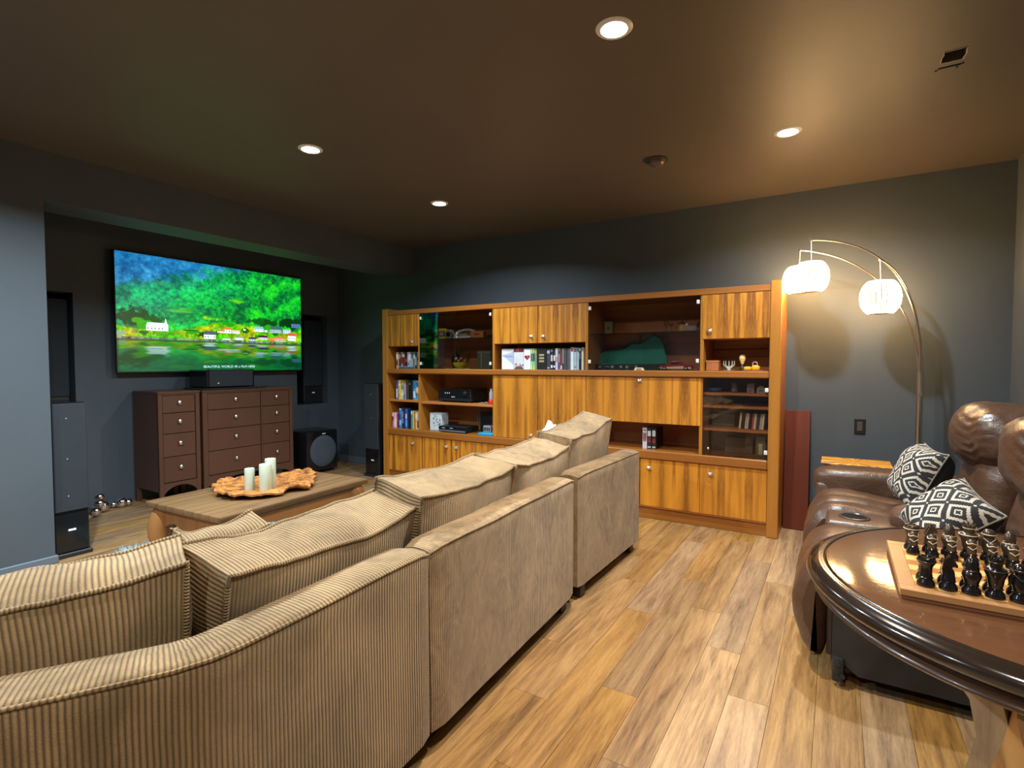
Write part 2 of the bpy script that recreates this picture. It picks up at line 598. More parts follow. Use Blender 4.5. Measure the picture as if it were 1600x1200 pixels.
# alcove end wall (towards the photographer) and ceiling, tv wall with two speaker recesses
m = MB(); m.box(XW, XB - 0.13, YCOL - 0.35, YCOL - 0.23, 0, CEIL)
struct(m.build('wall_alcove', WALL))
NZ0, NZ1 = 0.755, 1.84
NL = (1.42, 1.855); NR = (3.99, 4.43)
m = MB()
X0 = XW - 0.42
m.box(X0, XW, YB, NL[0], -0.1, CEIL + 0.1)
m.box(X0, XW, NL[1], NR[0], -0.1, CEIL + 0.1)
m.box(X0, XW, NR[1], YW + 0.1, -0.1, CEIL + 0.1)
for (a, b) in (NL, NR):
    m.box(X0, XW, a, b, -0.1, NZ0); m.box(X0, XW, a, b, NZ1, CEIL + 0.1)
    m.box(X0, X0 + 0.04, a, b, NZ0, NZ1)
struct(m.build('wall_tv', WALL))
# ceiling with a rough rectangular cut-out for a missing vent
hx0, hx1, hy0, hy1 = 0.355, 0.432, 2.872, 2.972
m = MB()
m.box(XW - 0.4, hx0, YB, YW, CEIL, CEIL + 0.1)
m.box(hx1, XR + 0.1, YB, YW, CEIL, CEIL + 0.1)
m.box(hx0, hx1, YB, hy0, CEIL, CEIL + 0.1)
m.box(hx0, hx1, hy1, YW, CEIL, CEIL + 0.1)
m.box(hx0 - .02, hx1 + .02, hy0 - .02, hy1 + .02, CEIL + 0.1, CEIL + 0.14)
ceil_o = struct(m.build('ceiling', CEILM))
random.seed(5)
m = MB()
pts = []
for (a, b) in (((hx0, hy0), (hx1, hy0)), ((hx1, hy0), (hx1, hy1)), ((hx1, hy1), (hx0, hy1)), ((hx0, hy1), (hx0, hy0))):
    for k in range(7):
        t = k / 7
        pts.append((a[0] + (b[0] - a[0]) * t + random.uniform(-.003, .003), a[1] + (b[1] - a[1]) * t + random.uniform(-.003, .003), CEIL - 0.001))
m.tube(pts, 0.0022, 5, closed=True)
m.build('torn_edge', plain('torn_plaster', (0.55, 0.5, 0.42), 0.8), ceil_o)
m = MB()
m.box(0.352, 0.43, 3.017, 3.023, CEIL - 0.004, CEIL)
m.lathe([(0.005, -0.004), (0.005, 0)], (0.346, 3.035, CEIL), 8)
m.lathe([(0.005, -0.004), (0.005, 0)], (0.42, 3.04, CEIL), 8)
m.lathe([(0.005, -0.004), (0.005, 0)], (0.436, 3.015, CEIL), 8)
m.build('slot', BLACK, ceil_o)
m = MB(); m.box(XW, XB - 0.6, YW - 0.012, YW, 0, 0.085, 0.004); m.box(XW, XW + .012, NR[1], YW, 0, .085, .004)
struct(m.build('baseboard_back', TRIMM))

# ------------------------------------------------------------------ downlights and ceiling eyeball
def downlight(x, y, label):
    t = thing('ceiling_downlight', label, 'ceiling light', (x, y, CEIL), 0, 'recessed ceiling downlights')
    mb = MB(); mb.lathe([(0.052, 0), (0.052, -0.006), (0.066, -0.005), (0.072, 0)], (x, y, CEIL), 28, cap=False)
    mb.build('trim_ring', WHITEP, t, 40)
    mb = MB(); mb.lathe([(0.052, -0.004), (0.03, -0.0065), (0.002, -0.007)], (x, y, CEIL), 28)
    mb.build('lens', LENS, t, 60)
DL = ['round recessed downlight in ceiling in front of the television, nearest the left column',
      'round recessed downlight in ceiling near the corner left of the teak wall unit',
      'round recessed downlight in ceiling above the right end of the teak wall unit',
      'round recessed downlight nearest the photographer, cut by the top of the picture',
      None, None, None, None]
for (x, y, p, c), lb in zip(DOWNLIGHTS_AND_FILL, DL):
    if lb: downlight(x, y, lb)

ex, ey = -1.014, 3.406
t = thing('ceiling_eyeball', 'small dark round dome fixture on ceiling between the downlights', 'ceiling fixture', (ex, ey, CEIL))
m = MB(); m.lathe([(0.075, 0), (0.074, -0.006), (0.055, -0.012), (0.05, -0.008)], (ex, ey, CEIL), 28, cap=False)
m.build('rim', plain('bronze_rim', (0.03, 0.025, 0.02), 0.45), t, 40)
m = MB(); m.lathe([(0.052, -0.006), (0.05, -0.02), (0.04, -0.034), (0.022, -0.042), (0.002, -0.044)], (ex + .006, ey - .004, CEIL), 24)
m.build('dome', plain('dark_dome', (0.10, 0.07, 0.06), 0.35), t, 60)

# ------------------------------------------------------------------ television
TVX = -5.345; TY0, TY1, TZ0, TZ1 = 2.125, 3.985, 1.178, 2.232
t = thing('television', 'large flat screen television showing a green fjord village, hung on the wall', 'television', (XW, (TY0 + TY1) / 2, 1.7))
m = MB(); m.box(TVX - 0.03, TVX, TY0 - .008, TY1 + .008, TZ0 - .012, TZ1 + .008, 0.004)
m.box(TVX - 0.05, TVX - .03, TY0 + .25, TY1 - .25, TZ0 + .1, TZ1 - .25, 0.006)
m.build('housing', BLACK, t)
m = MB(); m.box(XW, TVX - .05, 2.85, 3.25, 1.5, 1.9); m.build('wall_bracket', BLACK, t)


def fractal(nx, ny, base, seed, octs=4, gain=0.55):
    rs = np.random.RandomState(seed)
    out = np.zeros((ny, nx)); amp = 1.0; tot = 0
    cx_, cy_ = base
    for o in range(octs):
        g = rs.rand(int(cy_) + 3, int(cx_) + 3)
        xs = np.linspace(0, cx_, nx); ys = np.linspace(0, cy_, ny)
        xi = xs.astype(int); yi = ys.astype(int)
        fx = xs - xi; fy = ys - yi
        fx = fx * fx * (3 - 2 * fx); fy = fy * fy * (3 - 2 * fy)
        a = g[np.ix_(yi, xi)]; b = g[np.ix_(yi, xi + 1)]; c = g[np.ix_(yi + 1, xi)]; d = g[np.ix_(yi + 1, xi + 1)]
        out += amp * ((a * (1 - fx) + b * fx) * (1 - fy)[:, None] + (c * (1 - fx) + d * fx) * fy[:, None])
        tot += amp; amp *= gain; cx_ *= 2; cy_ *= 2
    out = out / tot
    lo, hi = np.percentile(out, (4, 96))
    return np.clip((out - lo) / (hi - lo), -.2, 1.2)


def paint_fjord(W, H):
    """the landscape on the screen, painted pixel by pixel (sRGB 0..1); row 0 is the top"""
    U, V = np.meshgrid((np.arange(W) + .5) / W, (np.arange(H) + .5) / H)
    img = np.zeros((H, W, 3))
    big = fractal(W, H, (5, 4), 1, 4); mid = fractal(W, H, (22, 14), 2, 4); fine = fractal(W, H, (70, 45), 3, 3, 0.7)
    s = (V + 0.42 * (U - 0.35)) * 9 + 1.6 * big + .5 * mid               # slanting ridges
    ridge = 0.5 + 0.5 * np.sin(s * 2.1)
    lum = 0.24 + 0.34 * ridge ** 1.5 + 0.28 * (mid - .5) + 0.42 * (fine - .5)
    lum = np.clip(lum, 0.03, 1)
    g1 = np.array([0.0, 0.30, 0.18]); g2 = np.array([0.06, 0.76, 0.16]); g3 = np.array([0.55, 0.95, 0.10])
    k = lum[..., None]
    hill = np.where(k < .6, g1 + (g2 - g1) * k / .6, g2 + (g3 - g2) * (k - .6) / .4 * .55)
    teal = np.array([0.0, 0.50, 0.42]) + (lum[..., None] - .3) * np.array([0.10, .55, .32])
    tf = np.clip(1.5 - U * 1.9 - (V - .15) * 1.0 + (big - .5) * .35, 0, 1)[..., None]
    hill = hill * (1 - tf * .75) + teal * tf * .75
    rock = np.array([0.12, 0.46, 0.66]) + (mid[..., None] - .5) * np.array([.18, .22, .20]) + (fine[..., None] - .5) * .14
    far = (0.25 - 0.42 * U + 0.10 * (big - .5) + .05 * (mid - .5)) + .05
    bf = np.clip((far - V) / .06 + .3, 0, 1)[..., None]
    img = hill * (1 - bf) + rock * bf
    haze = np.clip(.4 - V * 1.4 - U * .45, 0, 1)[..., None]
    img = img * (1 - haze * .5) + np.array([.05, .42, .68]) * haze * .5

    def blob(cu, cv, ru, rv, col, soft_=.45, al=1.0, wob=.9):
        d = ((U - cu) / ru) ** 2 + ((V - cv) / rv) ** 2 + (mid - .5) * wob + (fine - .5) * wob * .6
        a = np.clip((1 - d) / soft_, 0, 1)[..., None] * al
        img[:] = img * (1 - a) + np.array(col) * a
    blob(.44, .505, .07, .022, (.60, .86, .05), .9, .85, 1.8); blob(.30, .46, .08, .014, (.45, .80, .22), .9, .6, 1.8)
    blob(.585, .315, .045, .02, (.50, .86, .08), .9, .75, 1.8); blob(.34, .435, .05, .012, (.40, .8, .25), .9, .5, 1.8)
    blob(.34, .20, .05, .02, (.30, .62, .60), .8, .5); blob(.19, .23, .08, .02, (.36, .58, .42), .9, .5)
    blob(.07, .53, .10, .075, (.0, .24, .12)); blob(.16, .545, .05, .05, (.0, .30, .10))
    blob(.93, .50, .10, .06, (.01, .20, .05)); blob(.78, .52, .06, .05, (.02, .27, .06)); blob(.70, .50, .05, .035, (.03, .34, .08))
    # meadow belt along the shore
    belt = np.clip((V - (.60 + .03 * np.sin(U * 9) - .045 * (U > .36) * np.clip((U - .33) * 6, 0, 1))) / .02, 0, 1) * (V < .705)
    yel = np.array([.74, .76, .05]); grn = np.array([.26, .78, .05])
    mixv = np.clip(.45 + .8 * (mid - .5) + .4 * np.sin(U * 22), 0, 1)[..., None]
    bc = (yel * mixv + grn * (1 - mixv)) * (0.7 + .4 * fine[..., None])
    img = img * (1 - belt[..., None]) + bc * belt[..., None]
    for (cu, cv, ru, rv, c) in [(.12, .605, .03, .045, (.10, .62, .03)), (.245, .60, .035, .055, (.13, .66, .02)), (.09, .56, .03, .025, (.2, .62, .04)), (.12, .66, .02, .02, (.03, .36, .03)),
                                (.40, .665, .03, .028, (.02, .24, .04)), (.34, .64, .04, .02, (.10, .60, .03)), (.48, .63, .03, .03, (.04, .40, .03)), (.635, .61, .022, .03, (.03, .33, .03)),
                                (.82, .62, .022, .02, (.03, .38, .04)), (.78, .555, .035, .028, (.16, .66, .05)), (.70, .66, .015, .02, (.12, .5, .04)), (.53, .55, .04, .025, (.10, .58, .05))]:
        blob(cu, cv, ru, rv, c, .5, .92, 1.3)

    def rect(u0, u1, v0, v1, col):
        a = (U >= u0) & (U <= u1) & (V >= v0) & (V <= v1)
        img[a] = np.array(col)

    def house(u0, u1, v0, v1, wall, roof, rf=.45):
        vm = v0 + (v1 - v0) * rf
        rect(u0, u1, vm, v1, wall)
        a = (V >= v0) & (V <= vm) & (U >= u0 - .002 + (vm - V) * .22) & (U <= u1 + .002 - (vm - V) * .22)
        img[a] = np.array(roof)
        n = max(2, int((u1 - u0) / .014))
        for q in range(n):
            uc = u0 + (q + .5) / n * (u1 - u0)
            rect(uc - .0022, uc + .0022, vm + (v1 - vm) * .3, vm + (v1 - vm) * .62, (.25, .32, .42))
    wh = (.93, .97, .98)
    house(.125, .222, .575, .645, wh, (.86, .92, .92), .5)
    a = (V > .535) & (V < .60) & (abs(U - .214) < (V - .53) * .13); img[a] = np.array(wh)
    rect(.205, .224, .585, .645, wh)
    house(.40, .462, .625, .70, (.92, .94, .92), (.30, .34, .42), .45)
    house(.472, .515, .605, .635, (.92, .86, .78), (.72, .48, .34)); house(.512, .55, .58, .635, (.93, .93, .9), (.92, .46, .24), .4)
    house(.555, .60, .60, .635, (.95, .95, .9), (.85, .72, .55)); house(.62, .635, .59, .60, wh, wh)
    house(.688, .745, .555, .605, (.90, .96, .98), (.55, .70, .80), .45); house(.75, .77, .585, .605, wh, (.7, .8, .85))
    house(.785, .862, .54, .61, (.62, .74, .74), (.22, .40, .40), .5); house(.872, .925, .565, .61, (.75, .86, .88), (.62, .74, .78), .4)
    house(.57, .618, .665, .70, (.88, .90, .94), (.50, .56, .68), .35); house(.652, .697, .665, .705, (.78, .82, .88), (.20, .26, .40), .5)
    house(.712, .77, .64, .685, (.85, .83, .85), (.26, .12, .26), .5); house(.78, .815, .665, .70, (.90, .45, .22), (.95, .52, .25), .5)
    house(.815, .885, .645, .70, (.80, .72, .66), (.84, .46, .22), .45); house(.905, .96, .60, .685, (.88, .96, 1.0), (.80, .36, .20), .4)
    house(.06, .09, .655, .67, (.6, .6, .55), (.5, .45, .4)); rect(0, .035, .66, .69, (.55, .60, .55)); house(.50, .545, .685, .705, (.80, .88, .90), (.6, .75, .8))
    rect(.93, .995, .50, .545, (.30, .42, .62)); rect(.30, .37, .625, .632, (.05, .30, .05))
    # rocky shore line
    sh = .705 + .006 * U
    band = (V > sh) & (V < sh + .018 + .008 * (mid - .5))
    img[band] = (np.array([.42, .44, .42]) + (fine[..., None] - .5) * .35)[band]
    # water: mirrored and smeared
    wl = int((.722) * H)
    n = H - wl
    for r in range(n):
        src = wl - 4 - int(r * 1.05)
        src = max(0, min(H - 1, src))
        jit = int(round(2.2 * math.sin(r * 1.9) + 2.5 * math.sin(r * .63)))
        row = np.roll(img[src], jit, axis=0)
        kk = 9
        ker = np.ones(kk) / kk
        row = np.stack([np.convolve(row[:, c], ker, 'same') for c in range(3)], 1)
        f = r / n
        dark = np.array([0.0, .30, .17]) * (1 - .25 * f) + np.array([0, .05, .05]) * mid[wl + r][:, None]
        kdeep = .2 + .5 * f
        img[wl + r] = row * (1 - kdeep) * .92 + dark * kdeep
    ls = np.clip(1 - abs(V - .73) / .012, 0, 1)[..., None]
    img[:] = img * (1 - ls * .6) + np.array([.0, .14, .08]) * ls * .6
    return np.clip(img, 0, 1)


GW, GH = 400, 226
pic = paint_fjord(GW, GH)
lin = np.where(pic <= .04045, pic / 12.92, ((pic + .055) / 1.055) ** 2.4)
ys = np.linspace(TY0, TY1, GW + 1); zs = np.linspace(TZ1, TZ0, GH + 1)
YY, ZZ = np.meshgrid(ys, zs)
vv = np.stack([np.full_like(YY, TVX + .001), YY, ZZ], -1).reshape(-1, 3) - np.array(t.location)
ii, jj = np.meshgrid(np.arange(GH), np.arange(GW), indexing='ij')
a = (ii * (GW + 1) + jj).ravel()
ff = np.stack([a, a + GW + 1, a + GW + 2, a + 1], -1)
me = bpy.data.meshes.new('screen')
me.from_pydata(vv.tolist(), [], ff.tolist())
ca = me.color_attributes.new('picture', 'FLOAT_COLOR', 'CORNER')
cc = np.ones((GW * GH, 4, 4), dtype=np.float32); cc[:, :, :3] = lin.reshape(-1, 1, 3)
ca.data.foreach_set('color', cc.ravel())
M = NT('television_picture')
at = M.n('ShaderNodeAttribute'); at.attribute_name = 'picture'
M.b.inputs['Base Color'].default_value = (0.005, 0.005, 0.005, 1)
M.b.inputs['Roughness'].default_value = 0.3
M.lk(at.outputs['Color'], M.b.inputs['Emission Color']); M.b.inputs['Emission Strength'].default_value = 1.15
me.materials.append(M.m)
so = bpy.data.objects.new('screen', me); COL.objects.link(so); so.parent = t
text_obj('caption', 'BEAUTIFUL WORLD 4K a FILM HERE', 0.034, (TVX + .003, 3.13, TZ0 + .040), (PI / 2, 0, PI / 2), CAPTION, t)

# ------------------------------------------------------------------ speakers
def tower(name, label, x0, x1, y0, y1, z0, z1, face, split=0.27, glossy=True):
    """floor-standing loudspeaker; face '+X' or '-Y' gives the grille side"""
    t = thing(name, label, 'speaker', ((x0 + x1) / 2, (y0 + y1) / 2, z0))
    mb = MB(); mb.box(x0, x1, y0, y1, z0 + .03, z1, 0.008)
    mb.build('cabinet', BLACKG, t)
    mb = MB(); mb.box(x0 - .012, x1 + .012, y0 - .012, y1 + .012, z0, z0 + .03, 0.006); mb.build('plinth', BLACK, t)
    zs_ = z0 + .03 + split * (z1 - z0)
    mb = MB(); bd = MB(); dt = []
    if face == '+X':
        mb.box(x1, x1 + .014, y0 + .004, y1 - .004, zs_, z1 - .006, 0.005)
        yc = (y0 + y1) / 2; bd.box(x1, x1 + .003, yc - .022, yc + .018, zs_ - .13, zs_ - .118)
        for zz in (z1 - .1, z1 - .36, zs_ + .10): dt.append(MB().lathe([(0.004, 0), (0.004, .002)], (x1 + .014, yc - .02, zz), 8, 'X'))
    else:
        mb.box(x0 + .004, x1 - .004, y0 - .014, y0, zs_, z1 - .006, 0.005)
        xc = (x0 + x1) / 2; bd.box(xc - .012, xc + .025, y0 - .003, y0, zs_ - .13, zs_ - .116)
        for zz in (z1 - .12, z1 - .38): dt.append(MB().lathe([(0.004, 0), (0.004, .002)], (xc, y0 - .016, zz), 8, 'Y'))
    mb.build('grille', CLOTHB, t); bd.build('badge', BADGE, t, label='small white maker badge')
    for q in dt: q.build('grille_pin', plain('grille_pin', (.3, .33, .36), .4), t)
    return t
tower('tower_speaker', 'tall black floor-standing speaker beside the left wall column', -4.52, -4.20, 1.30, 1.485, 0, 1.0, '+X')
tower('tower_speaker', 'tall black floor-standing speaker against the left end of the teak wall unit', -4.46, -4.245, 4.13, 4.46, 0, 1.03, '-Y')

def recess_speaker(label, y0, y1):
    t = thing('recessed_speaker', label, 'speaker', (XW - .2, (y0 + y1) / 2, NZ0))
    mb = MB(); mb.box(XW - .36, XW - .06, y0, y1, NZ0 + .02, NZ0 + 1.03, .006); mb.build('cabinet', BLACK, t)
    mb = MB(); mb.box(XW - .06, XW - .045, y0 + .004, y1 - .004, NZ0 + .22, NZ0 + 1.02, .005); mb.build('grille', CLOTHB, t)
    mb = MB(); mb.box(XW - .06, XW - .056, (y0 + y1) / 2 - .015, (y0 + y1) / 2 + .02, NZ0 + .13, NZ0 + .145); mb.build('badge', BADGE, t)
    mb = MB(); mb.box(XW - .37, XW - .05, y0 - .005, y1 + .005, NZ0, NZ0 + .02, .004); mb.build('plinth', BLACK, t)
recess_speaker('tall black speaker standing in the wall recess right of the television', 4.13, 4.39)
recess_speaker('tall black speaker standing in the dark wall recess left of the television', 1.58, 1.835)

t = thing('subwoofer', 'black cube subwoofer with round grey cone on floor beside brown dresser', 'subwoofer', (-5.17, 3.975, 0))
m = MB(); m.box(-5.38, -4.985, 3.765, 4.19, 0.035, 0.485, 0.012, 2); m.build('cabinet', BLACKG, t, 40)
m = MB(); m.lathe([(.178, 0), (.178, .008), (.172, .012), (.12, .016), (.06, .019), (.004, .02)], (-4.985, 3.985, .255), 36, 'X'); m.build('grille_cone', CLOTHG, t, 40)
m = MB(); m.box(-4.985, -4.982, 3.975, 4.02, .447, .455); m.build('badge', BADGE, t)
for (a, b) in ((-5.34, 3.81), (-5.34, 4.15), (-5.03, 3.81), (-5.03, 4.15)):
    m = MB(); m.lathe([(.022, 0), (.026, .035)], (a, b, 0), 12); m.build('foot', BLACK, t, 40)

# ------------------------------------------------------------------ dressers
def dresser(label, y0, y1, cols):
    xf, xb, zt = -4.965, -5.415, 1.005
    t = thing('dresser', label, 'dresser', ((xf + xb) / 2, (y0 + y1) / 2, 0))
    mb = MB()
    mb.box(xb, xf + .005, y0 - .004, y1 + .004, zt - .022, zt, .004); mb.build('top', CHERRY, t)
    mb = MB()
    mb.box(xb, xf - .012, y0, y0 + .02, 0.13, zt - .022); mb.box(xb, xf - .012, y1 - .02, y1, 0.13, zt - .022)
    mb.box(xb, xb + .012, y0 + .02, y1 - .02, 0.13, zt - .022)
    mb.box(xb + .012, xf - .03, y0 + .02, y1 - .02, 0.16, .18)
    mb.build('carcass', CHERRY, t)
    rows = [(.817, .969), (.634, .8125), (.430, .6295), (.205, .4255)]
    for (a, b) in cols:
        for (z0, z1) in rows:
            mb = MB(); mb.box(xf - .03, xf - .008, a, b, z0, z1, .003)
            d = mb.build('drawer', CHERRY, t)
            kz = z0 + (z1 - z0) * .58
            mb = MB(); mb.lathe([(.006, 0), (.006, .012), (.016, .016), (.017, .023), (.008, .028), (.001, .029)], (xf - .008, (a + b) / 2, kz), 12, 'X')
            mb.build('knob', SILVER, d, 60)
    # face frame: posts, rails, arched apron
    mb = MB()
    prev = y0
    mb.box(xf - .022, xf, y0, cols[0][0] - .004, .0, zt - .022, .003)
    mb.box(xf - .022, xf, cols[-1][1] + .004, y1, .0, zt - .022, .003)
    for k in range(len(cols) - 1):
        mb.box(xf - .022, xf - .002, cols[k][1] + .004, cols[k + 1][0] - .004, .19, zt - .022)
    mb.box(xf - .022, xf - .002, cols[0][0] - .004, cols[-1][1] + .004, .972, zt - .022)
    a0, a1 = cols[0][0] - .004, cols[-1][1] + .004
    poly = [(a0, .2)] + [(a0 + (a1 - a0) * k / 14, .105 + .07 * max(0, math.sin(PI * k / 14)) ** .7) for k in range(15)] + [(a1, .2)]
    mb.prism(poly, xf - .022, xf - .002, 'X')
    mb.build('face_frame', CHERRY, t)
    for yy in (y0, y1 - .04):
        mb = MB(); mb.box(xb, xb + .04, yy, yy + .04, 0, .13, .003); mb.build('leg', CHERRY, t)
    return t
dresser('narrow dark brown four-drawer dresser left of the wider one', 2.265, 2.615, [(2.305, 2.575)])
dresser('wide dark brown dresser with two drawer columns below television', 2.64, 3.585, [(2.69, 3.215), (3.235, 3.545)])

t = thing('speaker_stand_board', 'thin black board under the centre speaker on wide dresser', 'board', (-5.13, 3.1, 1.005))
m = MB(); m.box(-5.30, -4.95, 2.64, 3.27, 1.005, 1.019, .003); m.build('board', BLACK, t)
t = thing('centre_speaker', 'long low black centre speaker under the television on dresser', 'speaker', (-5.14, 2.99, 1.019))
m = MB(); m.box(-5.31, -5.005, 2.70, 3.18, 1.024, 1.19, .008); m.build('cabinet', BLACKG, t)
m = MB(); m.box(-5.005, -4.992, 2.725, 3.155, 1.03, 1.184, .004); m.build('grille', CLOTHB, t)
m = MB(); m.box(-4.992, -4.99, 2.80, 2.812, 1.06, 1.068); m.build('badge', BADGE, t)
for yy in (2.74, 3.12):
    m = MB(); m.lathe([(.012, 0), (.012, .006)], (-5.05, yy, 1.019), 10); m.build('foot', BLACK, t)

# ------------------------------------------------------------------ silver ball clusters
def balls(label, pts):
    x, y = pts[0][0], pts[0][1]
    t = thing('silver_ball_ornament', label, 'ornament', (x, y, 0), 0, 'silver ball ornaments')
    for k, (bx, by, bz, r) in enumerate(pts):
        r *= 1.2; bz += .006
        mb = MB()
        prof = [(max(.0008, r * math.sin(PI * i / 10)), -r * math.cos(PI * i / 10)) for i in range(11)]
        mb.lathe(prof, (bx, by, bz), 16); mb.build('ball', CHROME, t, 80)
    mb = MB()
    for k in range(1, len(pts)):
        mb.tube([pts[k - 1][:3], pts[k][:3]], .004, 6)
    mb.build('wire', CHROME, t, 60)
random.seed(3)
balls('cluster of silver balls on floor beside the left tower speaker',
      [(-5.0, 1.70, .03, .03), (-5.03, 1.76, .035, .032), (-5.10, 1.80, .03, .028), (-5.06, 1.73, .085, .028), (-5.12, 1.85, .04, .034), (-5.17, 1.90, .09, .030),
       (-5.20, 1.87, .035, .032), (-4.93, 1.70, .025, .025), (-5.22, 1.94, .05, .038), (-5.25, 1.93, .125, .028)])
balls('smaller pair of silver balls on floor next to the narrow dresser', [(-5.28, 2.10, .036, .036), (-5.29, 2.155, .028, .026), (-5.31, 2.05, .026, .022)])

# ------------------------------------------------------------------ shag rug
RX0, RX1, RY0, RY1 = -4.02, -2.35, 1.55, 2.95
t = thing('shag_rug', 'pale grey-blue shag rug lying under the wooden coffee table', 'rug', ((RX0 + RX1) / 2, (RY0 + RY1) / 2, 0))
m = MB(); m.box(RX0, RX1, RY0, RY1, 0, .012, .004); RUGM = plain('rug_wool', (0.36, 0.44, 0.46), 0.95, var=.25); m.build('backing', RUGM, t)
rs = np.random.RandomState(4)
N = 16000
px = rs.uniform(RX0 - .01, RX1 + .01, N); py = rs.uniform(RY0 - .01, RY1 + .01, N)
vs = []; fs = []
for k in range(N):
    a = rs.uniform(0, 2 * PI); ln = rs.uniform(.02, .04); wd = .004; le = rs.uniform(.005, .022)
    cx_, sx_ = math.cos(a), math.sin(a); b_ = rs.uniform(0, 2 * PI)
    o = len(vs)
    x, y = px[k], py[k]
    vs += [(x - sx_ * wd, y + cx_ * wd, .01), (x + sx_ * wd, y - cx_ * wd, .01), (x + math.cos(b_) * le, y + math.sin(b_) * le, .01 + ln)]
    fs.append((o, o + 1, o + 2))
m = MB(); m.add(vs, fs); m.build('pile', RUGM, t, kind='stuff')

# ------------------------------------------------------------------ coffee table
ct = thing('coffee_table', 'low carved wooden coffee table with curved legs on shag rug', 'coffee table', (-3.09, 2.03, 0), math.radians(3.0))
CTW = wmat(ct)
def cmb():
    mb = MB(); mb.M = CTW.copy(); return mb
hx, hy = .355, .535
mb = cmb(); mb.box(-hx, hx, -hy, hy, .415, .45, .006, 2); mb.build('tabletop', RUSTIC, ct, 40)
mb = cmb(); mb.box(-hx + .03, hx - .03, -hy + .03, hy - .03, .395, .415, .004); mb.build('moulding', RUSTIC, ct)
CARVED = teak_mat('carved_apron_wood', (0.34, 0.155, 0.048), (0.17, 0.065, 0.020), along='Y', mirror=False, contrast=0.7, rough=0.35)
for s_ in (-1, 1):
    pl = []
    L = hy - .06
    low = [(u, .312 - .028 * math.cos(u / L * PI * 2) + (.05 * max(0, abs(u / L) - .72) / .28 * -1)) for u in np.linspace(-L, L, 25)]
    poly = [(-L, .397)] + low + [(L, .397)]
    mb = cmb(); xx = s_ * (hx - .055)
    mb.prism(poly, xx - .014, xx + .014, 'X'); mb.build('apron', CARVED, ct)
    L = hx - .06
    low = [(u, .312 - .025 * math.cos(u / L * PI * 2)) for u in np.linspace(-L, L, 17)]
    mb = cmb(); yy = s_ * (hy - .055)
    mb.prism([(-L, .397)] + low + [(L, .397)], yy - .014, yy + .014, 'Y'); mb.build('apron', CARVED, ct)
for sx in (-1, 1):
    for sy in (-1, 1):
        mb = cmb()
        d = Vector((sx, sy, 0)).normalized()
        c0 = Vector((sx * (hx - .085), sy * (hy - .085), 0))
        prof = [(.0, .405, .060), (.028, .36, .066), (.048, .30, .066), (.050, .24, .058), (.034, .17, .048), (.004, .10, .041), (-.024, .06, .038), (-.03, .03, .040), (-.01, .012, .046), (.02, .013, .03)]
        mb.tube([c0 + d * o_ + Vector((0, 0, z_ + (0.034 if z_ < .03 else 0))) for (o_, z_, r_2) in prof], [r_2 for (_, _, r_2) in prof], 12)
        mb.build('leg', CARVED, ct, 60)

# burl slab tray with candles
OUT = [(-3.45, 1.93), (-3.36, 1.84), (-3.18, 1.76), (-3.04, 1.715), (-2.95, 1.76), (-2.86, 1.85), (-2.83, 1.95), (-2.87, 2.04), (-2.81, 2.12), (-2.87, 2.22), (-2.96, 2.29), (-3.08, 2.40),
       (-3.24, 2.49), (-3.30, 2.42), (-3.29, 2.29), (-3.31, 2.20), (-3.39, 2.07), (-3.45, 2.0)]
t = thing('driftwood_tray', 'flat orange burl wood slab with ragged edges on coffee table', 'tray', (-3.1, 2.05, .45))
NP = 72
ring = []
for k in range(NP):
    f = k / NP * len(OUT); i0 = int(f); fr = f - i0
    a = Vector(OUT[i0]); b = Vector(OUT[(i0 + 1) % len(OUT)])
    p = a.lerp(b, fr)
    c = Vector((-3.1, 2.06)); q = c + (p - c) * (1 + .10 * mnoise.noise(Vector((k * .9, 3.1, 0))) + .05 * mnoise.noise(Vector((k * 2.3, 1, 0))))
    ring.append(q)
RR = [0, .25, .45, .6, .74, .86, .95, 1.0]
def slab_pt(top):
    def fn(i, j):
        r = RR[i]; q = Vector((-3.1, 2.06)).lerp(ring[j % NP], r)
        nz = mnoise.noise(Vector((q.x * 16, q.y * 16, 0))); nz2 = mnoise.noise(Vector((q.x * 40, q.y * 40, 5)))
        z = .4555 + .034 * r ** 2 * (0.65 + .9 * nz) + .006 * nz2 * r + (.010 if top else 0)
        return (q.x, q.y, max(.4515 if not top else .4575, z))
    return fn
m = MB()
m.grid(slab_pt(True), len(RR), NP, wrap_v=True); m.grid(slab_pt(False), len(RR), NP, wrap_v=True)
o = len(m.v)
n0 = (len(RR) - 1) * NP; n1 = len(RR) * NP + n0
m.f += [(n0 + k, n0 + (k + 1) % NP, n1 + (k + 1) % NP, n1 + k) for k in range(NP)]; m.mi += [0] * NP
M = NT('burl_slab')
c = M.coord()
v = M.noise(c, 13, 5, .65, 1.6)
M.lk(M.ramp(v, [(0.30, (.07, .020, .007, 1)), (0.43, (.19, .058, .012, 1)), (0.54, (.40, .145, .022, 1)), (0.75, (.50, .215, .042, 1))]), M.b.inputs['Base Color'])
M.b.inputs['Roughness'].default_value = .55
M.bump(v, .8, .02)
m.build('slab', M.m, t, 60)
def candle(label, x, y, r, h):
    t = thing('pillar_candle', label, 'candle', (x, y, .467), 0, 'pale pillar candles')
    mb = MB(); mb.lathe([(r * .96, 0), (r, .004), (r, h - .004), (r * .95, h), (r * .8, h - .002), (r * .6, h - .010), (.002, h - .012)], (x, y, .467), 24); mb.build('wax', CANDLE, t, 50)
    mb = MB(); mb.tube([(x, y, .467 + h - .012), (x + .001, y, .467 + h + .001), (x + .004, y, .467 + h + .006)], .0016, 6); mb.build('wick', BLACK, t)
candle('shortest pale green pillar candle, at the left on the burl slab', -3.085, 1.915, .029, .135)
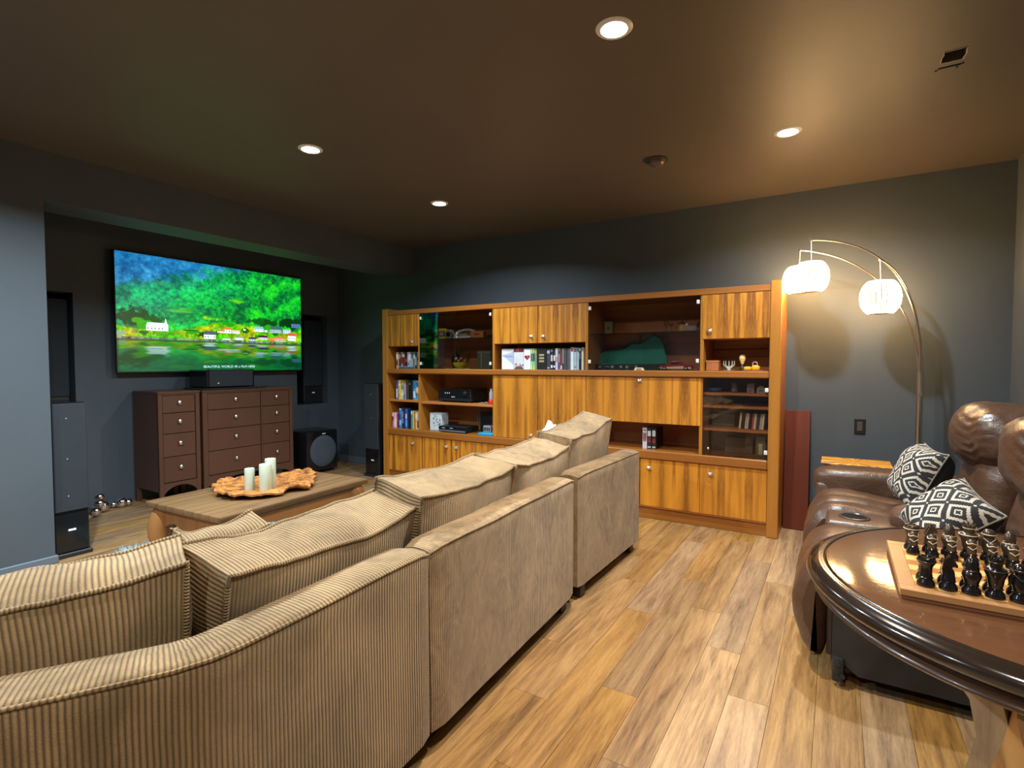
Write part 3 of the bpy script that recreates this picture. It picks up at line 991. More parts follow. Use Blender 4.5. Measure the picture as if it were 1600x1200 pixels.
candle('middle pale green pillar candle, standing in front on the burl slab', -2.985, 1.955, .035, .165)
candle('tallest pale green pillar candle, behind the other two on the burl slab', -3.03, 2.02, .032, .185)

# ------------------------------------------------------------------ sectional sofa
def path_samples(pts, step=.05):
    """Catmull-Rom resampling"""
    P = [Vector(p) for p in pts]
    P = [P[0] * 2 - P[1]] + P + [P[-1] * 2 - P[-2]]
    out = []
    for i in range(1, len(P) - 2):
        n = max(1, int((P[i + 1] - P[i]).length / step))
        for k in range(n):
            t_ = k / n
            a, b, c, d = P[i - 1], P[i], P[i + 1], P[i + 2]
            out.append(.5 * ((2 * b) + (-a + c) * t_ + (2 * a - 5 * b + 4 * c - d) * t_ ** 2 + (-a + 3 * b - 3 * c + d) * t_ ** 3))
    out.append(P[-2])
    return out

BACKT, BACKZ = .135, .675
def back_profile(z0):
    rr = .03
    pr = [(0, z0), (0, .2), (0.002, .35), (0.003, .5), (0.002, BACKZ - .06), (0, BACKZ - .022)]
    pr += [(rr * .6 * (1 - math.cos(a)), BACKZ - .022 + .02 * math.sin(a)) for a in (PI / 6, PI / 3, PI / 2)]
    pr += [(.05, BACKZ + .001), (.09, BACKZ + .001)]
    pr += [(BACKT - .03 * (1 - math.sin(a)), BACKZ - .022 + .02 * math.cos(a)) for a in (PI / 6, PI / 3, PI / 2)]
    pr += [(BACKT, .5), (BACKT, .3), (BACKT, z0)]
    return pr

def sofa_section(label, pts, mat, seat_poly, feet, seat_z=.42):
    ps = path_samples([(p[0], p[1], 0) for p in pts])
    base = ps[len(ps) // 2]
    t = thing('sofa_section', label, 'sofa', (base.x - .4, base.y, 0), 0, 'sectional sofa modules')
    pr = back_profile(.075)
    cum = [0]
    for i in range(1, len(ps)): cum.append(cum[-1] + (ps[i] - ps[i - 1]).length)
    Ltot = cum[-1]
    def frame(i):
        a = ps[max(0, i - 1)]; b = ps[min(len(ps) - 1, i + 1)]
        d = (b - a).normalized()
        return ps[i], Vector((-d.y, d.x, 0))           # inward normal (left of +Y travel = -X)
    def fn(i, j):
        p, nrm = frame(i)
        n_, z_ = pr[j]
        # soft ends
        e = min(cum[i], Ltot - cum[i]); pull = .012 * max(0, 1 - e / .03) ** 2
        n2 = n_ + (pull if n_ < BACKT / 2 else -pull)
        wv = .004 * mnoise.noise(Vector((cum[i] * 3, z_ * 3, base.y)))
        q = p + nrm * (n2 + wv)
        return (q.x, q.y, z_ - (pull if z_ > .6 else 0) + .004 * mnoise.noise(Vector((cum[i] * 4, 7, base.y))) * (z_ > .6))
    mb = MB()
    mb.grid(fn, len(ps), len(pr), cord=lambda i, j: cum[i] + .0001)
    for i in (0, len(ps) - 1):
        vs_ = [fn(i, j) for j in range(len(pr))]
        mb.add(vs_, [tuple(range(len(pr)))], [v[2] + .001 for v in vs_])
    mb.build('back', mat, t, 50)
    # piping along the rear top edge
    mb = MB(); mb.tube([(fn(i, 6)[0] , fn(i, 6)[1], fn(i, 6)[2] + .002) for i in range(len(ps))], .0045, 6, cord_len=True); mb.build('piping', mat, t, 60)
    sp_ = seat_poly
    mb = MB(); mb.prism(sp_, .075, .26); mb.build('seat_base', mat, t)
    # seat cushion: inset, slightly domed
    cxs = sum(p[0] for p in sp_) / len(sp_); cys = sum(p[1] for p in sp_) / len(sp_)
    mb = MB()
    n = len(sp_); K = 10
    loop = []
    for k in range(n):
        a = Vector(sp_[k]); b = Vector(sp_[(k + 1) % n])
        for q in range(K): loop.append(a.lerp(b, q / K))
    levels = [(.985, .262), (1.0, .29), (1.0, seat_z - .04), (.985, seat_z - .012), (.95, seat_z), (.7, seat_z + .012), (.35, seat_z + .018), (.02, seat_z + .02)]
    cen = Vector((cxs, cys))
    def fs_(i, j):
        s_, z_ = levels[i]; p = cen + (loop[j] - cen) * s_
        return (p.x, p.y, z_ + .006 * mnoise.noise(Vector((p.x * 5, p.y * 5, 1))))
    mb.grid(fs_, len(levels), len(loop), cord=lambda i, j: fs_(i, j)[1] + 5, wrap_v=True)
    mb.build('seat_cushion', mat, t, 50)
    for (fx, fy) in feet:
        mb = MB(); mb.box(fx - .03, fx + .03, fy - .03, fy + .03, 0, .076, .004); mb.build('foot', plain('sofa_foot_wood', (.03, .018, .012), .5), t)
    return t

sofa_section('wide-ribbed beige corduroy sofa corner section nearest the photographer', [(-1.56, -.28), (-1.40, -.03), (-1.19, .285), (-1.095, .44), (-1.045, .56), (-1.04, .75), (-1.05, 1.0), (-1.062, 1.252)], CORD,
             [(-1.20, 1.25), (-1.19, .60), (-1.35, .30), (-1.68, -.15), (-2.2, .1), (-2.0, 1.25)], [(-1.16, 1.18), (-1.22, .42), (-1.9, 1.15), (-1.6, -.05)])
sofa_section('middle beige sofa section, corduroy fading to worn plain nap', [(-1.066, 1.262), (-1.08, 1.6), (-1.10, 2.0), (-1.118, 2.435)], SUEDE,
             [(-1.255, 2.43), (-1.205, 1.27), (-2.2, 1.27), (-2.42, 1.9), (-2.42, 2.43)], [(-1.16, 1.33), (-1.18, 2.37), (-2.1, 1.36), (-2.3, 2.3)])
sofa_section('far beige sofa section with smooth worn back, by the teak wall unit', [(-1.125, 2.505), (-1.12, 2.9), (-1.112, 3.2), (-1.108, 3.45)], SUEDE,
             [(-1.248, 3.44), (-1.265, 2.51), (-2.42, 2.51), (-2.42, 3.44)], [(-1.17, 2.58), (-1.17, 3.37), (-2.3, 2.6), (-2.3, 3.36)])


def cushion(label, c, L, D, Hh, lean, yaw=0.0, roll=0.0, seed=1, puff=.022, mat=CORD, name='back_cushion', group='loose back cushions on the sofa', sag=.012, cat='cushion'):
    """box cushion: L along the sofa, D thick, Hh high; rear face looks to +X before turning"""
    t = thing(name, label, cat, c, 0, group)
    R = Matrix.Rotation(yaw, 3, 'Z') @ Matrix.Rotation(roll, 3, 'X') @ Matrix.Rotation(lean, 3, 'Y')
    C = Vector(c)
    def defo(p, s=1.0):
        a, b, g = p.x / (D / 2), p.y / (L / 2), p.z / (Hh / 2)
        q = Vector(p)
        f = lambda u: max(0.0, 1 - abs(u) ** 2.4)
        q.x += math.copysign(puff * f(b) * f(g), a) * (abs(a) > .2) * abs(a) ** 2
        q.z += math.copysign(puff * .7 * f(b) * f(a), g) * abs(g) ** 2
        q.y += math.copysign(puff * .6 * f(a) * f(g), b) * abs(b) ** 2
        # sagging top, soft corners
        if g > 0: q.z -= sag * (1 - b * b) * g - .016 * g * abs(b) ** 3
        q.y *= 1 - .035 * (1 - g) * .5
        w_ = Vector((mnoise.noise(Vector((q.x * 5 + seed * 9, q.y * 5, q.z * 5))), mnoise.noise(Vector((q.x * 5, q.y * 5 + seed * 7, q.z * 5 + 3))), mnoise.noise(Vector((q.x * 6, q.y * 6 + 9, q.z * 6 + seed * 5)))))
        q += w_ * .013
        q.z += .007 * mnoise.noise(Vector((q.y * 14 + seed * 3, q.x * 9, 0))) * max(0, g)
        return C + R @ q
    mb = MB()
    nL, nD, nH = 30, 9, 14
    def patch(fn, nu, nv, cf):
        mb.grid(lambda i, j: tuple(defo(fn(i / (nu - 1) * 2 - 1, j / (nv - 1) * 2 - 1))), nu, nv, cord=lambda i, j: cf(fn(i / (nu - 1) * 2 - 1, j / (nv - 1) * 2 - 1)))
    for s_ in (1, -1):
        patch(lambda u, v: Vector((s_ * D / 2, u * L / 2, v * Hh / 2)), nL, nH, lambda p: p.y + 9 + seed)
        patch(lambda u, v: Vector((v * D / 2, u * L / 2, s_ * Hh / 2)), nL, nD, lambda p: p.y + 9 + seed)
        patch(lambda u, v: Vector((u * D / 2, s_ * L / 2, v * Hh / 2)), nD, nH, lambda p: p.z + 5)
    mb.build('cover', mat, t, 70)
    for s_ in (1, -1):
        loop = []
        x = s_ * D / 2
        for u in np.linspace(-1, 1, 31): loop.append(Vector((x, u * L / 2, Hh / 2)))
        for v in np.linspace(1, -1, 15)[1:]: loop.append(Vector((x, L / 2, v * Hh / 2)))
        for u in np.linspace(1, -1, 31)[1:]: loop.append(Vector((x, u * L / 2, -Hh / 2)))
        for v in np.linspace(-1, 1, 15)[1:-1]: loop.append(Vector((x, -L / 2, v * Hh / 2)))
        mb = MB(); mb.tube([defo(p) for p in loop], .0062, 6, closed=True)
        mb.c = [c_ * 1.4 + .001 for c_ in mb.c]
        mb.build('piping', mat, t, 70)
    return t
LEAN = math.radians(9)
cushion('flattened beige corduroy back cushion at the left edge of the picture', (-1.462, .352, .618), .66, .20, .345, math.radians(2), math.radians(-21), 0, 1, .03)
cushion('large beige corduroy back cushion with bold ribs, second from the left', (-1.345, 1.022, .597), .69, .21, .335, math.radians(12), math.radians(2.5), 0, 2, .022)
cushion('beige corduroy back cushion with crumpled left corner, third from the left', (-1.345, 1.675, .628), .64, .22, .35, LEAN, math.radians(2), 0, 3, .026)
cushion('beige back cushion leaning beside the white cloth, fourth from the left', (-1.365, 2.30, .628), .62, .22, .35, LEAN, math.radians(3), 0, 4, .024, mat=SUEDE)
cushion('smooth beige back cushion standing tallest at the far sofa end', (-1.385, 2.98, .67), .68, .20, .40, LEAN, math.radians(2), math.radians(5), 5, .024, mat=SUEDE)
cushion('small beige corduroy pillow lying in front of the boldly ribbed back cushion', (-1.60, .875, .585), .25, .10, .34, math.radians(14), 0, 0, 6, .03, name='scatter_pillow', group=None)

# white cloth tucked behind the fourth cushion
t = thing('white_cloth', 'crumpled white cloth lying on the sofa behind the back cushions', 'cloth', (-1.64, 3.02, .44))
m = MB()
def fcl(i, j):
    u, v = i / 22 - .5, j / 22 - .5
    r = math.hypot(u, v)
    z = .865 - .45 * r ** 1.3 + .045 * mnoise.fractal(Vector((u * 5, v * 5, 2)), .8, 2.1, 3)
    return (-1.62 + u * .24, 3.13 + v * .28, z)
m.grid(fcl, 23, 23)
m.grid(lambda i, j: tuple(Vector(fcl(i, j)) - Vector((0, 0, .006))), 23, 23)
m.build('cloth', plain('white_cotton', (.78, .76, .74), .9), t, 80)

# ------------------------------------------------------------------ teak wall unit
YF, YK = 4.16, 4.585
WL, WR = -4.203, -0.337
cols = [(-4.127, -3.703), (-3.677, -2.777), (-2.751, -1.828), (-1.802, -.889), (-.863, -.412)]
Z1, Z2, Z3, Z4, Z5, Z6 = .105, .487, .557, 1.143, 1.195, 1.765
wu = thing('wall_unit', 'long teak wall unit with doors, glass cases and open niches', 'wall unit', ((WL + WR) / 2, (YF + YK) / 2, 0))
def wpart(name, mat, *boxes, b=.003, parent=None, **kw):
    mb = MB()
    for bx in boxes: mb.box(*bx, b)
    return mb.build(name, mat, parent or wu, **kw)
wpart('end_panel', TEAKV, (WL, -4.127, YF - .012, YK + .01, 0, 1.835), b=.006)
wpart('end_panel', TEAKV, (-.412, WR, YF - .012, YK + .01, 0, 1.835), b=.006)
wpart('cornice', TEAKH, (-4.127, -.412, YF - .006, YK, Z6, 1.812))
wpart('ledge', TEAKH, (-4.127, -.412, YF - .022, YK, Z4, Z5), b=.008)
wpart('ledge', TEAKH, (-4.127, -.412, YF - .016, YK, Z2, Z3), b=.008)
wpart('toe_kick', TEAKH, (-4.127, -.412, YF + .02, YF + .04, 0, Z1))
wpart('base_board', TEAKIN, (-4.127, -.412, YF + .005, YK, Z1 - .012, Z1 + .006))
wpart('back_panel', TEAKIN, (-4.127, -.412, YK - .015, YK, Z1, Z6), b=0)
for k in range(4):
    x0, x1 = cols[k][1], cols[k + 1][0]
    for (a, b) in ((Z1, Z2), (Z3, Z4), (Z5, Z6)):
        wpart('divider', TEAKV, (x0, x1, YF + .002, YK - .015, a, b), b=.002)

def handle(mb_x, y, z, parent, flip=1):
    mb = MB()
    mb.box(mb_x - .016, mb_x + .016, y - .004, y, z - .013, z + .013, .002)
    mb.tube([(mb_x - .013 * flip, y - .003, z + .010), (mb_x - .013 * flip, y - .016, z + .006), (mb_x, y - .022, z), (mb_x + .013 * flip, y - .020, z - .006), (mb_x + .016 * flip, y - .006, z - .009)], .0042, 8)
    mb.lathe([(.009, -.003), (.010, -.010), (.004, -.012)], (mb_x, y, z), 10, 'Y')
    return mb.build('handle', SILVER, parent, 50, label='bright metal loop handle')
def door(x0, x1, z0, z1, hxp=None, hz=None, name='door', y0=None):
    y0 = YF if y0 is None else y0
    d = wpart(name, TEAK, (x0 + .0025, x1 - .0025, y0 - .002, y0 + .018, z0 + .002, z1 - .002), b=.002)
    if hxp is not None: handle(hxp, y0 - .002, hz, d)
    return d
DM = 1.432
door(-4.127, -3.69, DM, Z6, -3.78, 1.478)
door(-2.764, -2.29, DM, Z6, -2.357, 1.492); door(-2.29, -1.815, DM, Z6, -2.232, 1.490)
door(-.876, -.412, DM, Z6, -.82, 1.494)
door(-2.764, -2.29, Z3, Z4, -2.361, .596); door(-2.29, -1.815, Z3, Z4)
door(-1.815, -.876, .772, Z4, -1.355, 1.111, name='drop_front')
door(-4.127, -3.69, Z1, Z2, -3.781, .415); door(-3.69, -3.265, Z1, Z2, -3.33, .415); door(-3.265, -2.764, Z1, Z2, -3.21, .415)
door(-2.764, -2.29, Z1, Z2, -2.36, .415); door(-2.29, -1.815, Z1, Z2, -2.23, .415)
door(-1.815, -1.344, Z1, Z2, -1.41, .415); door(-1.344, -.876, Z1, Z2, -1.27, .414); door(-.876, -.412, Z1, Z2, -.80, .415)
# niche boards below the upper doors, and shelves
for (a, b) in (cols[0], cols[2], cols[4]):
    wpart('shelf', TEAKIN, (a, b, YF + .02, YK - .015, DM, DM + .018), b=.002)
wpart('shelf', TEAKIN, (cols[0][0], cols[0][1], YF + .012, YK - .015, .843, .866), b=.002)
wpart('shelf', TEAKIN, (cols[1][0], cols[1][1], YF + .012, YK - .015, .834, .857), b=.002)
wpart('shelf', TEAKIN, (cols[3][0], cols[3][1], YF + .02, YK - .015, .772, .79), b=.002)
for z in (1.012, .915, .742):
    wpart('shelf', TEAKIN, (cols[4][0], cols[4][1], YF + .03, YK - .015, z, z + .02), b=.002)
wpart('shelf', CLEAR, (cols[1][0] + .004, cols[1][1] - .004, YF + .03, YK - .02, 1.494, 1.501), b=0)
wpart('shelf', CLEAR, (cols[3][0] + .004, cols[3][1] - .004, YF + .03, YK - .02, 1.494, 1.501), b=0)
wpart('back_rail', TEAKH, (cols[4][0], cols[4][1], 4.54, YK - .015, 1.305, 1.36), b=.002)
def gdoor(x0, x1, z0, z1, clips, knob=None, ajar=0.0):
    mb = MB(); mb.M = Matrix.Translation((x0, YF, 0)) @ Matrix.Rotation(-ajar, 4, 'Z') @ Matrix.Translation((-x0, -YF, 0))
    mb.box(x0 + .002, x1 - .002, YF - .004, YF + .002, z0 + .004, z1 - .004)
    d = mb.build('glass_door', GLASS, wu)
    for (cx_, cz_) in clips:
        mb = MB(); mb.box(cx_ - .011, cx_ + .011, YF - .011, YF - .004, cz_ - .015, cz_ + .015, .002); mb.box(cx_ - .004, cx_ + .004, YF - .014, YF - .010, cz_ - .004, cz_ + .004)
        mb.build('hinge_clip', WHITEP, d)
    if knob:
        mb = MB(); mb.lathe([(.007, 0), (.009, -.012), (.003, -.016)], (knob[0], YF - .004, knob[1]), 10, 'Y'); mb.build('knob', SILVER, d, 60)
    return d
gdoor(-3.677, -3.22, Z5, Z6, [(-3.66, 1.715), (-3.66, 1.25)], ajar=math.radians(1.8)); gdoor(-3.22, -2.777, Z5, Z6, [(-2.795, 1.715), (-2.795, 1.25)])
gdoor(-1.802, -1.344, Z5, Z6, [(-1.785, 1.714), (-1.785, 1.266)]); gdoor(-1.344, -.889, Z5, Z6, [(-.905, 1.716), (-.905, 1.27)])
gdoor(-.863, -.412, Z3, Z4, [(-.425, 1.06), (-.425, .612)], (-.816, .611))

# ------------------------------------------------------------------ books, cases and boxes in the wall unit
ORD = ['first', 'second', 'third', 'fourth', 'fifth', 'sixth', 'seventh', 'eighth', 'ninth', 'tenth', 'eleventh', 'twelfth', 'thirteenth', 'fourteenth', 'fifteenth', 'sixteenth', 'seventeenth', 'eighteenth', 'nineteenth', 'twentieth']
def book(name, label, cat, group, x0, x1, yf, z0, h, rgb, bands=(), depth=.13, lean=0.0):
    """upright book or case, spine to the room: cover with rounded spine, page block, printed bands on the spine"""
    xc = (x0 + x1) / 2; wd = x1 - x0
    t = thing(name, label, cat, (xc, yf + depth / 2, z0), 0, group)
    W = wmat(t)
    Mx = W @ Matrix.Rotation(lean, 4, 'Y')
    hw = wd / 2 - .0006; d2 = depth / 2; th = min(.0022, hw * .4)
    mb = MB(); mb.M = Mx.copy()
    sp_ = [(-hw, d2), (-hw, -d2 + .003), (-hw * .7, -d2 + .0008), (0, -d2), (hw * .7, -d2 + .0008), (hw, -d2 + .003), (hw, d2), (hw - th, d2), (hw - th, -d2 + .005), (-hw + th, -d2 + .005), (-hw + th, d2)]
    mb.prism(sp_, 0.0005, h); mb.build('cover', plain('book_cover', srgb(*rgb), .45, var=.12), t)
    mb = MB(); mb.M = Mx.copy(); mb.box(-hw + th, hw - th, -d2 + .005, d2 - .004, .003, h - .004); mb.build('pages', plain('paper', (.62, .58, .5), .8), t)
    for (f0, f1, c_) in bands:
        mb = MB(); mb.M = Mx.copy(); mb.box(-hw * .72, hw * .72, -d2 - .0012, -d2 + .0006, h * f0, h * f1); mb.build('spine_print', plain('spine_print', srgb(*c_), .5), t)
    return t
def row(name, cat, group, where, x0, x1, yf, z0, items, depth=.13):
    tot = sum(i[0] for i in items); x = x0; s_ = (x1 - x0) / tot
    for k, it in enumerate(items):
        w_, h, cname, rgb = it[:4]; bands = it[4] if len(it) > 4 else ()
        lean = it[5] if len(it) > 5 else 0
        book(name, '%s %s, %s from left %s' % (cname, name.replace('_', ' '), ORD[k], where), cat, group, x, x + w_ * s_, yf + (k * 7 % 3) * .004, z0, h, rgb, bands, depth, lean)
        x += w_ * s_
W_, K_ = (225, 222, 215), (18, 18, 20)
row('film_case', 'film case', 'film cases in the upper left niche', 'in the upper left niche', -4.07, -3.715, 4.22, Z5, [
    (1.2, .178, 'cream and red', (190, 160, 130), ((.2, .5, (150, 50, 40)), (.6, .9, (235, 225, 200)))), (1, .176, 'dark grey', (60, 50, 50), ((.6, .9, (150, 140, 130)),)),
    (1.2, .178, 'cream and dark red', (185, 150, 130), ((.3, .7, (140, 35, 35)),)), (1, .176, 'maroon', (95, 35, 35), ((.7, .9, (200, 190, 180)),)), (1, .178, 'black', (35, 32, 34), ((.4, .6, (160, 60, 60)),)),
    (1, .176, 'white', (205, 205, 205), ((.2, .4, (120, 130, 140)),)), (1, .178, 'pale grey', (150, 155, 160), ((.5, .9, (215, 215, 215)),)), (1, .176, 'slate grey', (90, 95, 100), ((.1, .6, (160, 165, 170)),)),
    (1, .178, 'grey-green', (110, 120, 115), ((.6, .85, (190, 190, 185)),)), (1, .176, 'charcoal', (45, 50, 55), ((.2, .7, (140, 145, 150)),)), (1, .178, 'silver', (165, 168, 172), ((.5, .7, (70, 80, 95)),)),
    (1, .176, 'white and grey', (200, 202, 205), ((.15, .45, (120, 125, 130)),))])
row('book', 'book', 'books on the upper shelf of the left column', 'on the upper left shelf', -4.055, -3.712, 4.20, .866, [
    (.9, .205, 'violet and white', (88, 80, 150), ((.08, .55, (205, 215, 230)),)), (1.1, .207, 'yellow', (225, 195, 50), ((.7, .95, (235, 225, 170)), (.1, .3, (200, 165, 30)))),
    (1.3, .178, 'white', (200, 200, 200), ((.6, .85, (120, 125, 130)), (.2, .4, (225, 225, 225)))), (1.1, .178, 'pinkish grey', (170, 145, 150), ((.05, .3, (60, 120, 160)),)), (1.1, .208, 'dark umber', (70, 58, 54)),
    (1, .21, 'black', K_, ((.75, .85, (120, 115, 110)),)), (1, .208, 'near-black', (32, 26, 26)), (1.4, .205, 'sky blue', (60, 150, 200), ((.1, .45, (190, 215, 230)), (.6, .8, (30, 110, 170)))), (1, .203, 'pale cyan', (130, 170, 190), ((.5, .9, (60, 110, 150)),)),
    (.9, .19, 'black with white print', (20, 20, 22), ((.6, .9, (190, 190, 190)),))])
row('book', 'book', 'books on the lower shelf of the left column', 'on the lower left shelf', -4.105, -3.708, 4.19, Z3, [
    (1, .165, 'magenta and white', (200, 120, 150), ((.45, .7, (120, 30, 80)), (.75, .95, (225, 225, 215)))), (1.4, .158, 'pale pink', (230, 190, 180), ((.1, .6, (240, 225, 215)),)), (1.1, .155, 'red', (205, 60, 50), ((.4, .7, (235, 110, 85)),)),
    (.8, .17, 'navy', (30, 45, 105)), (1.5, .21, 'light blue', (70, 130, 200), ((.15, .4, (150, 200, 235)), (.45, .7, (30, 90, 150)), (.94, .99, (225, 225, 230)))), (1.3, .212, 'dark green and tan', (40, 60, 60), ((.55, .85, (150, 130, 125)), (.25, .5, (130, 135, 190)))),
    (1, .206, 'deep navy', (20, 30, 80)), (1.4, .21, 'bright blue', (35, 95, 170), ((.5, .75, (170, 200, 235)), (.1, .45, (95, 160, 225)))), (1.2, .208, 'dark blue', (22, 40, 95)), (1, .215, 'black', (14, 16, 24)),
    (1.1, .195, 'sage green', (95, 140, 120), ((.8, .97, (205, 210, 205)),)), (.9, .19, 'pale yellow', (230, 205, 110)), (.8, .188, 'ochre', (170, 110, 40)), (1, .185, 'orange and cream', (225, 160, 110), ((.6, .9, (235, 225, 215)),)),
    (.9, .185, 'white spined', (200, 200, 200), ((.1, .5, (30, 35, 50)),)), (1.1, .178, 'teal and black', (30, 70, 85), ((.2, .6, (80, 120, 160)),))])
# board games and paperbacks under the two upper doors
NI = 'in the middle niche'
def gamebox(label, x0, x1, h, rgb):
    t = thing('game_box', label, 'game box', ((x0 + x1) / 2, 4.29, Z5), 0, 'game boxes in the middle niche')
    mb = MB(); mb.box(x0 + .001, x1 - .001, 4.202, 4.38, Z5, Z5 + h, .002); mb.build('box', plain('card_box', srgb(*rgb), .5), t)
    return t
def art(t, poly, rgb, y=4.2018, name='print'):
    mb = MB(); mb.prism(poly, y - .0006, y, 'Y'); return mb.build(name, plain('print', srgb(*rgb), .55), t)
g = gamebox('white game box with purple lettering and grey triangle, leftmost in the middle niche', -2.700, -2.566, .192, (222, 225, 235))
art(g, [(-2.69, 1.33), (-2.568, 1.36), (-2.568, 1.235)], (168, 180, 200)); art(g, [(-2.695, 1.365), (-2.62, 1.385), (-2.568, 1.385), (-2.568, 1.355)], (190, 195, 190))
INK = plain('purple_ink', srgb(120, 105, 165), .5)
text_obj('print', 'Cranium', .030, (-2.631, 4.2009, 1.318), (PI / 2, 0, 0), INK, g)
g = gamebox('pale game box with dark red top stripe and a crowd picture, middle niche', -2.566, -2.457, .192, (205, 205, 208))
art(g, [(-2.565, 1.355), (-2.458, 1.355), (-2.458, 1.386), (-2.565, 1.386)], (95, 35, 38)); art(g, [(-2.54, 1.36), (-2.51, 1.36), (-2.51, 1.386), (-2.54, 1.386)], (170, 40, 50), 4.2012)
random.seed(11)
for k in range(9):
    cx_ = -2.552 + k * .0105; cz_ = 1.215 + random.uniform(.0, .035); r = .008
    art(g, [(cx_ + r * math.cos(a), cz_ + r * math.sin(a)) for a in np.linspace(0, 2 * PI, 8)[:-1]], random.choice([(190, 120, 130), (120, 80, 75), (225, 215, 220), (70, 60, 80), (215, 160, 160)]), 4.2014 - k * .0001)
art(g, [(-2.56, 1.198), (-2.46, 1.198), (-2.47, 1.215), (-2.50, 1.225), (-2.54, 1.222)], (95, 75, 65), 4.2004)
g = gamebox('white game box with a red heart, third from the left in middle niche', -2.457, -2.386, .190, (222, 230, 236))
hc = (-2.4215, 1.306); hp = []
for a in np.linspace(0, 2 * PI, 26)[:-1]:
    hp.append((hc[0] + .0019 * 16 * math.sin(a) ** 3 * .95, hc[1] + .0017 * (13 * math.cos(a) - 5 * math.cos(2 * a) - 2 * math.cos(3 * a) - math.cos(4 * a))))
art(g, hp, (150, 25, 35)); art(g, [(hc[0] + .010 + .009 * math.cos(a), hc[1] + .009 * math.sin(a)) for a in np.linspace(0, 2 * PI, 9)[:-1]], (205, 70, 75), 4.2010)
row('paperback', 'book', 'slim books in the middle niche', 'in the slim lime-topped trio', -2.385, -2.325, 4.20, Z5, [
    (1, .192, 'lime and mint', (150, 205, 170), ((.0, .2, (215, 220, 80)), (.78, .97, (200, 205, 70)), (.4, .75, (90, 90, 70)))), (1, .192, 'lime and olive', (120, 190, 130), ((.0, .2, (205, 215, 80)), (.4, .76, (70, 70, 60)), (.8, .97, (195, 200, 90)))), (.8, .19, 'grey and lime', (150, 150, 130), ((.78, .96, (180, 190, 110)),))])
g = gamebox('black game box with three gold labels, in the middle niche', -2.322, -2.222, .192, (20, 19, 18))
for k in range(3): art(g, [(-2.297, 1.262 + k * .028), (-2.247, 1.262 + k * .028), (-2.247, 1.279 + k * .028), (-2.297, 1.279 + k * .028)], (165, 150, 100))
row('paperback', 'book', 'upright paperbacks in the middle niche', 'in the dark middle niche row', -2.22, -1.985, 4.20, Z5, [
    (1.8, .185, 'dark teal', (50, 62, 70), ((.78, .92, (170, 170, 165)), (.05, .12, (150, 150, 150)))), (1.2, .188, 'black and white lettered', (42, 32, 40), ((.4, .7, (200, 185, 190)), (.08, .22, (225, 205, 220)), (.85, .95, (130, 120, 120)))),
    (1.2, .188, 'charcoal and white lettered', (40, 36, 44), ((.42, .68, (205, 195, 195)), (.1, .2, (215, 200, 215)))), (1.2, .19, 'silver white', (185, 190, 200), ((.35, .6, (165, 135, 130)),)), (1, .188, 'pink-grey', (150, 125, 125), ((.05, .35, (70, 65, 130)), (.75, .9, (70, 60, 55)))),
    (1, .186, 'brick red', (120, 50, 52), ((.02, .2, (205, 205, 210)), (.75, .9, (70, 60, 58)))), (1, .188, 'ash grey', (125, 115, 118), ((.02, .3, (45, 42, 48)),)), (1, .186, 'dull purple', (78, 70, 78)), (1, .188, 'pine green', (50, 88, 82), ((.02, .42, (78, 72, 80)),)), (1, .186, 'smoke grey', (95, 92, 98))])
row('paperback', 'book', 'pale and dark books at the right of the middle niche', 'in the pale middle niche group', -1.985, -1.862, 4.20, Z5, [
    (1.4, .195, 'white with red top', (210, 218, 222), ((.82, .99, (160, 25, 35)),)), (1.3, .19, 'pale blue', (160, 175, 188), ((.82, .97, (70, 85, 80)), (.1, .16, (110, 120, 130)))), (1.1, .19, 'light blue-grey', (170, 185, 198), ((.82, .97, (80, 95, 90)),)), (1, .192, 'black', (30, 34, 38), ((.5, .75, (90, 98, 100)), (.85, .97, (150, 150, 145)))), (1.1, .192, 'cream', (200, 195, 175), ((.84, .97, (110, 112, 105)),))])
row('binder', 'book', 'binders in the open niche under the drop front', 'in the open niche under the drop front', -1.345, -1.235, 4.22, Z3, [
    (1, .172, 'pale grey', (190, 190, 195), ((.35, .75, (150, 90, 90)), (.85, .92, (120, 120, 120)))), (1, .172, 'black white-printed', (30, 30, 34), ((.6, .85, (200, 200, 205)), (.3, .55, (110, 40, 40)), (.05, .12, (170, 170, 175)))), (1, .172, 'black red-printed', (26, 26, 30), ((.6, .88, (190, 190, 195)), (.28, .5, (130, 35, 40)), (.05, .12, (170, 170, 175))))], depth=.2)
CDL = [(.8, .118, 'white', (220, 210, 200)), (1.2, .112, 'black', K_), (.7, .118, 'cream', (215, 195, 170)), (.8, .118, 'pink-white', (225, 200, 195)), (1, .112, 'dark brown', (50, 30, 24)), (.8, .118, 'orange-red', (190, 90, 60)), (.9, .116, 'pale', (225, 215, 205)), (1.1, .112, 'slate', (70, 70, 74)), (.8, .117, 'grey-white', (200, 195, 190)), (.9, .116, 'ivory', (230, 215, 190)), (1, .112, 'near-black', (26, 24, 24))]
row('disc_case', 'disc case', 'disc cases behind the right glass door', 'behind the right glass door', -.625, -.435, 4.27, .762, [tuple(list(c_) + [(), math.radians(5)]) for c_ in CDL], depth=.12)

# ------------------------------------------------------------------ small things in the wall unit
def obj1(name, label, cat, loc, parts, group=None, rz=0):
    """parts: list of (part name, MB, material, smooth)"""
    t = thing(name, label, cat, loc, rz, group)
    for (pn, mb, mt, sm) in parts: mb.build(pn, mt, t, sm)
    return t
P = plain
